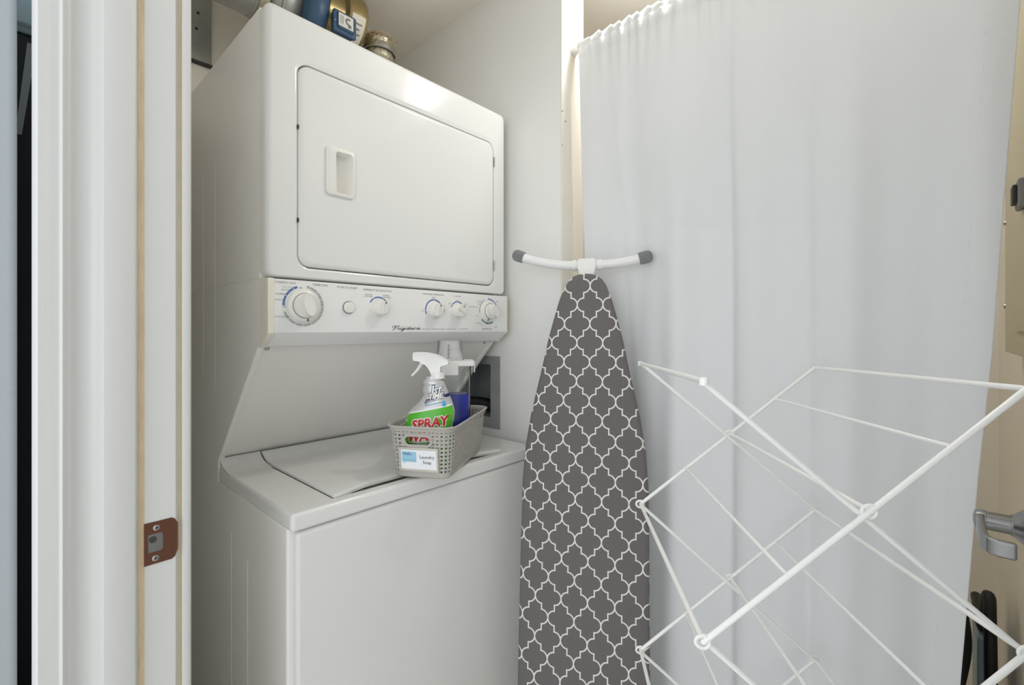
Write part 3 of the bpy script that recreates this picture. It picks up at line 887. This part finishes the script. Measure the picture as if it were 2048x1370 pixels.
# sprayer head
zh = lambda v: zz(v)
hx_ = lambda u: (u - 866) / FOC * 1.112
outl = [(827.5, 705.5), (829.5, 704.3), (838, 704.2), (850, 704.5), (862, 706), (874, 709.2), (886, 714.5), (894, 720), (898.5, 725), (897, 728), (890, 730), (883, 732.5), (881.5, 737), (882, 755),
        (868, 755.5), (865.5, 752), (862, 744), (857, 735), (851, 728.5), (845, 727), (840, 722), (829, 720.5), (827.3, 716)]
hd = MB(); L = []
for yo_, k in ((-.0125, .90), (-.0135, .96), (-.010, 1.0), (.010, 1.0), (.0135, .96), (.0125, .90)):
    cxx, czz = hx_(866), zh(725)
    L.append([Vector((cxx + (hx_(u) - cxx) * (k * .04 + .96), yo_, czz + (zh(v) - czz) * k)) for u, v in outl])
head = hd.loops(L).build('sprayer_head', 'white', sb, local=True, smooth=True, angle=50)
MB().lathe([(.0088, 0), (.0096, .002), (.0096, .012), (.0090, .014)], (hx_(826.5), 0, zh(712.8)), (1, 0, 0), 24).build('nozzle', 'white', head, local=True, smooth=True)
tp = [(846, 722), (841, 731), (836, 739), (829.5, 746.5), (824, 751.5)]
MB().tube([(hx_(u), 0, zh(v)) for u, v in tp], [.0062, .0056, .0050, .0044, .0040], 12, sx=.8, sy=1.3).build('trigger', 'white', head, local=True, smooth=True)
MB().lathe([(.0165, 0), (.0165, .012), (.0150, .016)], (hx_(874.5) + .001, 0, zh(757)), (0, 0, 1), 28).build('collar', 'white', head, local=True, smooth=True)

# clear pitcher of blue detergent
PF = 1.253
PCn = at_f(912.5, 700, PF); PCn.z = ZB
pt = thing('detergent_pitcher', 'clear plastic pitcher of blue liquid with a white lid behind the spray bottle', 'pitcher', PCn, HEAD - math.pi / 2 + .15)
pz = lambda v: H + (HOR - v) / FOC * PF - ZB
top_z, liq_z = pz(727), pz(787)
bl = lambda k, z: rr(-.0385 * k, .0385 * k, -.036 * k, .036 * k, .012, z, 5, 'Z')
MB().loops([bl(.86, 0), bl(.90, .003), bl(1.0, top_z), bl(.955, top_z), bl(.86, .006)], cap0=True, cap1=True).build('body', 'clear', pt, local=True, smooth=True, angle=60)
lk = .90 + .1 * liq_z / top_z
MB().loops([bl(.83, .0075), bl(lk - .065, liq_z - .0005), bl(lk - .075, liq_z)]).build('liquid', 'liquid', pt, local=True, smooth=True, angle=50)
hz_ = [(.033, top_z - .012), (.022, top_z - .020), (.016, top_z - .040), (.0145, top_z - .070), (.020, top_z - .085), (.034, top_z - .090)]
MB().tube([(x, 0, z) for x, z in smooth(hz_, 4)], .0035, 10).build('handle', 'clear', pt, local=True, smooth=True)
ll = lambda x0, x1, z, y=.040, r=.010: rr(x0, x1, -y, y, r, z, 5, 'Z')
lz = top_z - .004
lid = MB().loops([ll(-.043, .047, lz), ll(-.043, .047, lz + .011), ll(-.042, .046, lz + .013), ll(-.030, .040, lz + .0132, .03)], cap0=True).build('lid', 'white', pt, local=True, smooth=True, angle=50)
MB().box(-.042, .004, -.0445, -.040, lz - .024, lz + .010).build('spout_flap', 'white', lid, local=True, bevel=.0018)
MB().box(.0462, .0485, -.030, .034, lz - .018, lz + .011).build('grip_flap', 'white', lid, local=True, bevel=.001)
# measuring cup upside down on the pitcher lid
CF = 1.245
CCn = at_f(899.5, 700, CF); CCn.z = ZB + lz + .0137
cup = thing('measuring_cup', 'small clear measuring cup upside down on the pitcher lid', 'cup', CCn, HEAD - math.pi / 2)
ch = .053
MB().lathe([(.0375, 0), (.0385, .0015), (.0360, .004), (.0315, ch - .002), (.0300, ch), (.0015, ch + .0004)], (0, 0, 0), (0, 0, 1), 36, cap0=False, cap1=True).build('cup_body', 'cupm', cup, local=True, smooth=True, angle=50)
fn_ = MB().prism([(-.026, .008, .004), (.030, .008, .004), (.014, .004, ch - .006), (-.008, .004, ch - .006)], (0, .003, 0)).build('inner_cone', 'cupm', cup, local=True)
mk = MB()


def cupp(x, z):
    r = .0368 - (.0058) * z / ch
    return Vector((x, -math.sqrt(max(1e-6, r * r - x * x)) - .0004, z))


for k in range(17):
    z = .008 + k * .0021; w = .0045 if k % 4 == 0 else .0025
    mk.add([cupp(.001 - w, z), cupp(.001, z), cupp(.001, z + .0005), cupp(.001 - w, z + .0005)], [(0, 1, 2, 3)])
for k in range(4):
    z = .008 + k * .0105
    mk.add([cupp(.003, z), cupp(.009, z), cupp(.009, z + .0006), cupp(.003, z + .0006)], [(0, 1, 2, 3)])
mk.add([cupp(.001, .007), cupp(.0016, .007), cupp(.0016, .044), cupp(.001, .044)], [(0, 1, 2, 3)])
mk.add([cupp(.0028, .007), cupp(.0034, .007), cupp(.0034, .042), cupp(.0028, .042)], [(0, 1, 2, 3)])
mk.build('scale_marks', 'inkd', cup, local=True)

# ------------------------------------------------------------------ wall box with hose beside the machines
wb = thing('outlet_box', 'grey metal wall box with a dark recess right of the dryer', 'outlet box', (PX0, 1.16, H - .33))
yb0, yb1, zb0, zb1 = 1.047, 1.30, H - .326, H - .088


def ringx(x, y0, y1, z0, z1): return [Vector((x, y0, z0)), Vector((x, y1, z0)), Vector((x, y1, z1)), Vector((x, y0, z1))]


MB().loops([ringx(PX0, yb0, yb1, zb0, zb1), ringx(PX0 - .003, yb0, yb1, zb0, zb1), ringx(PX0 - .003, HY0 + .004, HY1 - .004, HZ0 + .004, HZ1 - .004), ringx(PX0 + .001, HY0 + .004, HY1 - .004, HZ0 + .004, HZ1 - .004)], cap0=False, cap1=False).build('face_plate', 'galvd', wb)
MB().loops([ringx(PX0 + .001, HY0 + .003, HY1 - .003, HZ0 + .003, HZ1 - .003), ringx(PX0 + .10, HY0 + .003, HY1 - .003, HZ0 + .003, HZ1 - .003)], cap0=False, cap1=True).build('recess', 'galvd', wb)
hp = []; hrr = []
for k in range(40):
    t = k / 39
    hp.append((PX0 + .035, HY0 + .025 + t * .13, H - .262 + .006 * math.sin(t * 3))); hrr.append(.020 if k % 2 else .0165)
MB().tube(hp, hrr, 16).build('hose', 'black', wb, smooth=True)
for v in (748, 822):
    p = at_x(983, v, PX0 - .003)
    MB().lathe([(.004, 0), (.0036, .0015), (.002, .0022), (.0003, .0023)], p, (-1, 0, 0), 16).build('screw', 'screw', wb, smooth=True)

# ------------------------------------------------------------------ ironing board
BP = Vector((.933, .630, 0.004))
LEAN = math.radians(4.5)
BZ = math.atan2(-.893, .45)
ib = thing('ironing_board', 'ironing board with grey and white trellis cover leaning upright by the curtain', 'ironing board', BP, BZ, -LEAN)
NZ = 1.402                     # nose height along the board
half = [(0, 0), (.0015, .016), (.006, .030), (.016, .043), (.032, .0535), (.07, .068), (.12, .082), (.172, .0955), (.26, .114), (.365, .138), (.454, .152), (.535, .158), (.7, .160), (1.0, .161), (1.25, .161), (1.36, .155), (1.385, .140), (1.392, .10)]


def outline(off):
    R = [(max(0, w - off) if w > 0 else 0, NZ - s - (off if s < .01 else 0)) for s, w in half]
    R[-1] = (R[-1][0], R[-1][1] + off)
    Lh = [(-x, z) for x, z in reversed(R) if x > 0]
    return R + Lh


bl_ = []
for y, off in ((.012, .012), (.012, .002), (.006, 0), (-.006, 0), (-.011, .0022), (-.0145, .007), (-.016, .014)):
    bl_.append([Vector((x, y, z)) for x, z in outline(off)])
MB().loops(bl_).build('padded_cover', 'trellis', ib, local=True, smooth=True, angle=60)
tb = [(-.186, .034, NZ + .062), (-.165, .034, NZ + .054), (-.12, .034, NZ + .042), (-.07, .034, NZ + .034), (-.03, .034, NZ + .031), (.03, .034, NZ + .031), (.07, .034, NZ + .033), (.11, .034, NZ + .038), (.145, .034, NZ + .045)]
MB().tube(smooth(tb, 4), .0128, 16).build('foot_bar', 'tube', ib, local=True, smooth=True)
for s_, p, d in ((-1, Vector(tb[0]), Vector((-1, 0, .38))), (1, Vector(tb[-1]), Vector((1, 0, .24)))):
    d.normalize(); n = 48; L = []
    q = Vector((0, 1, 0)); e = d.cross(q)
    for h, r in ((-.004, .0150), (.0, .0160), (.016, .0166), (.024, .0150), (.029, .0105), (.031, .004)):
        L.append([p + d * (h - .006) + (q * math.cos(2 * math.pi * k / n) + e * math.sin(2 * math.pi * k / n)) * (r * (1.0 if k % 3 else .87)) for k in range(n)])
    MB().loops(L).build('end_cap', 'cap', ib, local=True, smooth=True, angle=30, label='ribbed grey rubber end cap')
MB().prism([(-.024, .018, NZ + .047), (.024, .018, NZ + .047), (.026, .018, NZ + .026), (.014, .018, NZ - .02), (-.014, .018, NZ - .02), (-.026, .018, NZ + .026)], (0, .034, 0)).build('foot_bracket', 'white', ib, local=True, bevel=.004)
for x in (-.034, .034):
    MB().lathe([(.0145, -.006), (.0150, -.004), (.0150, .004), (.0145, .006)], (x, .034, NZ + .031), (1, 0, 0), 20).build('bracket_collar', 'white', ib, local=True, smooth=True)
MB().tube([(0, .036, NZ - .02), (0, .036, .25)], .011, 12).build('leg', 'tube', ib, local=True, smooth=True)
MB().tube([(-.09, .030, .95), (-.09, .030, .12), (.09, .030, .12), (.09, .030, .95)], .009, 10).build('leg', 'tube', ib, local=True, smooth=True)

# ------------------------------------------------------------------ curtain and rod
ROD_X, ROD_Z = 1.150, H + .836
MB_r = thing('curtain_rod', 'white tension rod carrying the curtain, fixed to the partition end', 'curtain rod', (ROD_X, .33, ROD_Z))
MB().tube([(ROD_X, PY - .001, ROD_Z), (ROD_X, YR + .001, ROD_Z)], .0105, 16).build('tube', 'tube', MB_r, smooth=True)
for y0, y1 in ((PY - .0005, PY - .022), (YR + .0005, YR + .022)):
    MB().lathe([(.0165, 0), (.0165, .004), (.0135, .006), (.0135, .022)], (ROD_X, y0, ROD_Z), (0, 1 if y1 > y0 else -1, 0), 24).build('end_cap', 'white', MB_r, smooth=True)


def redge(z):
    T = [(2.2, -.125), (2.05, -.122), (H + .55, -.104), (H + .21, -.084), (H - .035, -.0706), (H - .254, -.0537), (H - .63, -.032), (0, -.005)]
    for (z0, y0), (z1, y1) in zip(T[:-1], T[1:]):
        if z >= z1: return y1 + (y0 - y1) * min(1, (z - z1) / (z0 - z1))
    return -.01


def ledge(z):
    return .772 - .006 * math.sin((2.1 - z) * 2.0) - .035 * max(0, (1.55 - z)) / 1.5


def sst(a_, b_, x):
    t = max(0, min(1, (x - a_) / (b_ - a_))); return t * t * (3 - 2 * t)


def cpoint(i, j):
    z = ROD_Z + .0135 - (ROD_Z + .0135 - .05) * (j ** 1.25)
    yl, yr = ledge(z), redge(z); y = yl + (yr - yl) * i
    dep = ROD_Z - z
    top = math.exp(-max(0, dep) / .07)
    low = sst(0.02, .7, dep)
    gathered = sst(.0, .05, i) * (1 - .75 * sst(.50, .75, i))
    ruff = (.0072 * math.sin(y * 205 + 1.1 * math.sin(y * 31)) + .0050 * math.sin(y * 113 + 2)) * gathered
    x = ROD_X - .0145 + ruff * top * .8
    f = .013 * math.sin(y * 19 + .6 + .5 * z) + .010 * math.sin(y * 34 + 1.7 - .8 * z) + .010 * math.sin(y * 9.0 - .4) + .0035 * math.sin(y * 71 + 1.5 * z)
    f += .017 * math.tanh((y - .350) * 90) * math.exp(-abs(y - .350) * 12) + .010 * math.tanh((y - .19) * 80) * math.exp(-abs(y - .19) * 14)
    yc = .665 - .05 * (2.1 - z)
    f += .009 * math.tanh((y - yc) * 70) * math.exp(-abs(y - yc) * 16)
    x -= .0030 * (1 - sst(.043, .048, dep))
    x += f * (.25 + .75 * low) * (1 - .5 * top) + .006 * low
    # soft diagonal sag and a pressed horizontal crease
    x += .005 * low * math.sin(y * 7 + z * 4.2) + .0022 * math.exp(-((z - (1.50 + .12 * (y - .36))) / .010) ** 2) * sst(.1, .2, y) * (1 - sst(.5, .55, y))
    x += (.030 * math.exp(-((y - .60) / .13) ** 2) + .012 * math.exp(-((y - .5) / .1) ** 2)) * sst(.3, .6, dep)
    if abs(dep) < .0136:       # the header rolls over the rod
        x = ROD_X - math.sqrt(max(0, .0145 ** 2 - dep ** 2)) + ruff * .5
    zt = z + (ruff * .9 * math.exp(-max(0, dep + .0135) / .012))
    return Vector((x, y, zt))


cu = MB().grid(cpoint, 420, 150).build('curtain', 'cloth', solid=.0008, smooth=True, angle=180)
tag(cu, 'long white cloth curtain gathered on the rod across the closet', 'curtain')
# stitched rod pocket seam and the side hem
hem = MB()
for jj in range(60):
    a_, b_ = cpoint(.955, .05 + jj * .0155), cpoint(.955, .05 + jj * .0155 + .006)
    hem.tube([a_ + Vector((-.0006, 0, 0)), b_ + Vector((-.0006, 0, 0))], .0005, 4)
hem.build('hem_stitching', 'cloth', cu, kind='stuff')

# ------------------------------------------------------------------ drying rack
LATL, LATR = .2548, .6008
FFAR = .92
OFFL, OFFF, OFFZ = -.050, -.424, .012
zl_ = [H - .0674, H - .346, H - .6355, H - .935, .004]
zr_ = [H - .0753, H - .358, H - .6553, H - .945, .004]


def rk(lat, z, side):          # side 0 = by the curtain, 1 = towards the room
    fl = max(0, min(1, (z - .05) / .4))
    return lfz(lat + OFFL * side, FFAR + OFFF * side, z + OFFZ * side * fl)


dry = thing('drying_rack', 'white wire accordion drying rack standing before the curtain', 'drying rack', lfz(.40, .71, 0))


def rod(a_, b_, r, name): MB().tube([a_, b_], r, 10).build(name, 'rack', dry, smooth=True)


def lerp(a_, b_, t): return a_ + (b_ - a_) * t


for k in range(4):
    # frame rising to the right: left low (k+1) to right high (k)
    A = lambda s_: rk(LATL, zl_[k + 1], s_); B = lambda s_: rk(LATR, zr_[k], s_)
    for s_ in (0, 1): rod(A(s_), B(s_), .0034, 'side_rod')
    for t, r in ((0, .0032), (.26, .0024), (.515, .0030), (.77, .0024), (1, .0032)):
        rod(lerp(A(0), B(0), t), lerp(A(1), B(1), t), r, 'crossbar')
    # frame falling to the right
    C = lambda s_: rk(LATL, zl_[k], s_); D = lambda s_: rk(LATR, zr_[k + 1], s_)
    ins = .010
    for s_ in (0, 1):
        d = (lfz(0, 1, 0)).normalized() * (ins if s_ else -ins) * .7
        rod(C(s_) + d, D(s_) + d, .0030, 'side_rod')
    if k == 0:
        rod(C(0), C(1), .0034, 'crossbar')
        for s_ in (0, 1): MB().tube([C(s_) + Vector((0, 0, -.004)), C(s_) + Vector((0, 0, .004))], .005, 10).build('elbow', 'rack', dry, smooth=True)


def eyelet(p, name='hinge_eyelet', R_=.0068):
    ax = (rk(.4, 1, 1) - rk(.4, 1, 0)).normalized(); u_ = Vector((0, 0, 1)); w_ = ax.cross(u_).normalized()
    ring = []
    for q in range(16):
        a_ = 2 * math.pi * q / 16
        ring.append(p + w_ * (R_ * (1.25 if math.cos(a_) > 0 else .9) * math.cos(a_)) + u_ * (R_ * math.sin(a_)))
    MB().tube(ring, .0019, 8, closed=True).build(name, 'rack', dry, smooth=True)


for k in range(1, 4):
    for s_ in (0, 1):
        eyelet(rk(LATL, zl_[k], s_)); eyelet(rk(LATR, zr_[k], s_))
for k in range(4):
    for s_ in (0, 1):
        A = rk(LATL, zl_[k + 1], s_); B = rk(LATR, zr_[k], s_)
        eyelet(lerp(A, B, .515))

# ------------------------------------------------------------------ ducts and fan above the dryer
DYA, DZA = 1.42, H + .965
du = thing('round_duct', 'round silver duct running left of the blue fan above the dryer', 'duct', (.43, DYA, DZA - .08))
MB().lathe([(.072, 0), (.076, .002), (.076, .09), (.078, .092), (.078, .098), (.076, .10)], (.375, DYA, DZA), (1, 0, 0), 40, cap0=False, cap1=False).build('pipe', 'galv', du, smooth=True, solid=.001)
MB().lathe([(.079, 0), (.080, .004), (.080, .022), (.079, .026)], (.474, DYA, DZA), (1, 0, 0), 40, cap0=False, cap1=False).build('tape_wrap', 'foil', du, smooth=True, solid=.001)
fan = thing('duct_fan', 'blue inline duct fan with a labelled wiring box above the dryer', 'duct fan', (.6, DYA, DZA - .11))
MB().lathe([(.076, 0), (.076, .026), (.080, .028), (.080, .034), (.076, .036), (.078, .080)], (.502, DYA, DZA), (1, 0, 0), 40, cap0=False, cap1=False).build('collar', 'galv', fan, smooth=True, solid=.001)
MB().lathe([(.078, 0), (.098, .008), (.108, .022), (.110, .036), (.108, .052), (.098, .068), (.078, .076)], (.582, DYA, DZA), (1, 0, 0), 44).build('housing', 'fanblue', fan, smooth=True)
by = 1.30
p0, p1 = at_y(669, 12, by), at_y(714.5, 84, by)
bx0, bx1, bz0, bz1 = p0.x, p1.x, at_y(669, 57, by).z, p0.z
MB().box(bx0 + .004, bx1 - .004, by + .012, by + .032, bz0 + .004, bz1 - .004).build('wiring_box', 'fanblue', fan, bevel=.004)
bxl = MB().loops([rr(bx0, bx1, bz0, bz1, .006, by + .014), rr(bx0, bx1, bz0, bz1, .006, by + .007), rr(bx0 + .002, bx1 - .002, bz0 + .002, bz1 - .002, .006, by + .005), rr(bx0 + .010, bx1 - .010, bz0 + .010, bz1 - .006, .006, by + .005),
                  rr(bx0 + .012, bx1 - .012, bz0 + .012, bz1 - .008, .005, by)], cap0=True).build('box_cover', 'fanblue', fan, smooth=True, angle=40)
MB().box(bx0 + .013, bx1 - .013, by - .0006, by, bz0 + .018, bz1 - .010).build('sticker', 'paper', bxl)
sk = MB()
cxs, czs = (bx0 + bx1) / 2 + .008, (bz0 + bz1) / 2 + .006
arc_into(sk, cxs, czs, by - .0008, .005, .011, 180, 400, 14); arc_into(sk, cxs + .003, czs - .012, by - .0008, .0005, .006, 0, 360, 14)
for k in range(3): sk.box(bx0 + .018 + k * .004, bx0 + .0195 + k * .004, by - .0009, by - .0006, bz0 + .025, bz1 - .016)
sk.build('sticker_print', 'ink', bxl)
MB().lathe([(.003, 0), (.002, -.002), (.0003, -.0022)], (bx0 + .004, by + .005, bz0 + .030), (0, 1, 0), 12).build('screw', 'screw', bxl, smooth=True)
col_ = thing('duct_collar', 'yellowish round metal duct collar with a paper sticker right of the fan', 'duct collar', (.77, DYA, DZA - .1))
MB().lathe([(.066, 0), (.066, .05), (.082, .056), (.086, .065), (.086, .108), (.082, .118), (.06, .123), (.002, .125)], (.668, DYA, DZA + .035), (1, 0, 0), 44).build('drum', 'brass', col_, smooth=True)
stc = []
for i in range(9):
    for j in (0, 1):
        a_ = math.radians(190 + 62 * i / 8)
        stc.append(Vector((.730 + j * .045, DYA + math.cos(a_) * .0868, DZA + .035 + math.sin(a_) * .0868)))
MB().add(stc, [(2 * i, 2 * i + 1, 2 * i + 3, 2 * i + 2) for i in range(8)]).build('sticker', 'paper', col_)
stc = MB()
for i in range(4):
    a_ = math.radians(205 + i * 10); a2 = a_ + .05
    stc.add([Vector((.742, DYA + math.cos(a_) * .0872, DZA + .035 + math.sin(a_) * .0872)), Vector((.766 - .006 * (i % 2), DYA + math.cos(a_) * .0872, DZA + .035 + math.sin(a_) * .0872)),
             Vector((.766 - .006 * (i % 2), DYA + math.cos(a2) * .0872, DZA + .035 + math.sin(a2) * .0872)), Vector((.742, DYA + math.cos(a2) * .0872, DZA + .035 + math.sin(a2) * .0872))], [(0, 1, 2, 3)])
stc.build('sticker_print', 'ink', col_)
# crinkled foil duct with lint around its top
fdc = at_y(757, 90, 1.40); fzt = at_y(757, 82, 1.40).z
fd = thing('foil_duct', 'crinkled foil vent duct topped with lint at the dryer rear', 'duct', (fdc.x, 1.40, ZD1 + .001))
L = []; random.seed(3)
nseg = 26
for j in range(nseg + 1):
    z = ZD1 + .002 + (fzt - ZD1 - .002) * j / nseg
    L.append([Vector((fdc.x + math.cos(2 * math.pi * k / 40) * (.050 + .002 * (j % 2) + random.uniform(-.0012, .0012)), 1.40 + math.sin(2 * math.pi * k / 40) * (.050 + .002 * (j % 2) + random.uniform(-.0012, .0012)), z)) for k in range(40)])
fdo = MB().loops(L).build('foil_tube', 'foil', fd)
MB().lathe([(.0535, 0), (.056, .002), (.056, .012), (.0535, .014)], (fdc.x, 1.40, fzt - .05), (0, 0, 1), 40, cap0=False, cap1=False).build('clamp_ring', 'screw', fd, smooth=True, solid=.001)
ln = MB()
for k in range(1100):
    a_ = random.uniform(0, 2 * math.pi); r = random.uniform(.040, .056); z = fzt + random.uniform(-.014, .006)
    p = Vector((fdc.x + math.cos(a_) * r, 1.40 + math.sin(a_) * r, z))
    q = p + Vector((random.gauss(0, .004), random.gauss(0, .004), random.gauss(.002, .003)))
    w_ = random.uniform(.0006, .0022)
    ln.add([p + Vector((w_, 0, 0)), p - Vector((w_, 0, 0)), q + Vector((0, w_, w_))], [(0, 1, 2)])
ln.build('lint', 'lint', fd, kind='stuff')
# flat galvanised duct against the left wall
gd = thing('sheet_metal_duct', 'flat galvanised sheet metal duct at the left wall above the dryer', 'duct', (.315, 1.69, H + .826))
MB().box(.192, .441, 1.682, 1.699, H + .830, CEIL - .002).build('duct_body', 'galv', gd, bevel=.001)
MB().box(.192, .443, 1.678, 1.699, H + .826, H + .830).build('bottom_seam', 'dark', gd)
for u, v in ((396, 26), (393, 57)):
    p = at_y(u, v, 1.682)
    MB().lathe([(.004, .0), (.0035, -.0015), (.0005, -.002)], p, (0, 1, 0), 12).build('screw', 'inkd', gd, smooth=True)

# ------------------------------------------------------------------ things seen past the curtain's right edge
ep = thing('breaker_panel', 'beige metal electrical panel on the wall past the curtain', 'electrical panel', (1.40, YR, H - .045))
yf = YR + .031
MB().box(1.215, 1.585, YR + .0005, yf - .008, H - .046, H + .75).build('panel_box', 'epanel', ep, bevel=.002)
MB().box(1.205, 1.594, yf - .008, yf - .002, H - .052, H + .76).build('cover_frame', 'epanel', ep, bevel=.003)
MB().box(1.212, 1.360, yf - .002, yf + .003, H - .004, H + .64).build('panel_door', 'epanel', ep, bevel=.001)
MB().box(1.360, 1.366, yf - .002, yf + .0005, H - .004, H + .64).build('door_gap', 'bgrey', ep)
pl = at_y(2041, 405, yf + .012)
MB().box(1.205, 1.250, yf + .003, yf + .012, H + .215, H + .268).build('latch', 'cap', ep, bevel=.004)
MB().box(1.212, 1.243, yf + .012, yf + .018, H + .225, H + .258).build('latch_tab', 'dark', ep, bevel=.002)
for zc in (H + .25, H + .055):
    MB().lathe([(.006, 0), (.005, .003), (.001, .004)], (1.585, yf - .002, zc), (0, 1, 0), 14).build('screw', 'screw', ep, smooth=True)

# black bag and a blue-grey board stored behind the curtain
bgx = 1.66
bag = MB(); L = []
for j in range(24):
    t = j / 23; z = .02 + .52 * t
    cy = -.046 + .030 * (1 - t); w_ = .010 + .022 * (1 - t ** 2) + .008 * math.sin(t * 9); d_ = .05 + .03 * (1 - t)
    L.append([Vector((bgx + d_ * math.cos(a_) * (1 + .12 * math.sin(5 * a_ + t * 4)), cy + w_ * math.sin(a_) * (1 + .18 * math.sin(7 * a_ + t * 3)), z)) for a_ in [2 * math.pi * k / 36 for k in range(36)]])
tag(bag.loops(L).build('fabric_bag', 'bag', smooth=True, angle=80), 'slumped black fabric bag behind the lower edge of the curtain', 'bag')
bo = thing('rimmed_board', 'blue-grey board with a thick black rim beside the black bag', 'board', (1.80, -.09, 0))
MB().box(1.70, 1.93, -.096, -.080, .0, .46).build('board_panel', 'bgrey', bo, bevel=.004)
rim = [(1.69, -.104, .014), (1.69, -.104, .30), (1.69, -.103, .44), (1.692, -.102, .52), (1.70, -.102, .56), (1.71, -.101, .57), (1.72, -.099, .56), (1.73, -.095, .50), (1.74, -.090, .475), (1.93, -.088, .472)]
MB().tube(smooth(rim, 4), .0125, 12).build('black_rim', 'black', bo, smooth=True)

# ------------------------------------------------------------------ kitchen side, seen in the gap left of the jamb
fg = thing('steel_refrigerator', 'brushed cool grey steel appliance side at the far left', 'refrigerator', (-.3, 1.4, 0))
MB().box(-.62, .0150, 1.12, 1.68, .03, 2.25).build('cabinet', 'satin', fg, bevel=.010)
MB().box(-.60, .0, 1.15, 1.66, .0, .03).build('plinth', 'black', fg)
tc_ = thing('dark_gap_block', 'black tall cupboard filling the dark gap between the steel appliance and the jamb', 'block', (-.15, 2.1, 0))  # plain black body filling a dark gap of unknown content
MB().box(-.6, .10, 1.82, 2.4, 0, H + .80).build('carcass', 'gapblack', tc_, bevel=.003)
p0, p1 = at_y(64, 88, 1.815), at_y(37, 268, 1.815)
MB().prism([p0 + Vector((-.009, 0, 0)), p0 + Vector((.009, 0, 0)), p1 + Vector((.006, 0, 0)), p1 + Vector((-.006, 0, 0))], (0, .006, 0)).build('pale_slant_strip', 'satin', tc_)  # pale slanted strip laid across the black front
wc = thing('wall_cabinet', 'pale blue-white cabinet above the black cupboard at the left edge', 'cabinet', (-.15, 2.1, H + .802))
MB().box(-.6, .10, 1.80, 2.4, H + .802, H + 1.3).build('carcass', 'cab', wc, bevel=.003)
MB().box(-.6, .052, 1.785, 1.80, H + .812, H + 1.28).build('door', 'cab', wc, bevel=.003)
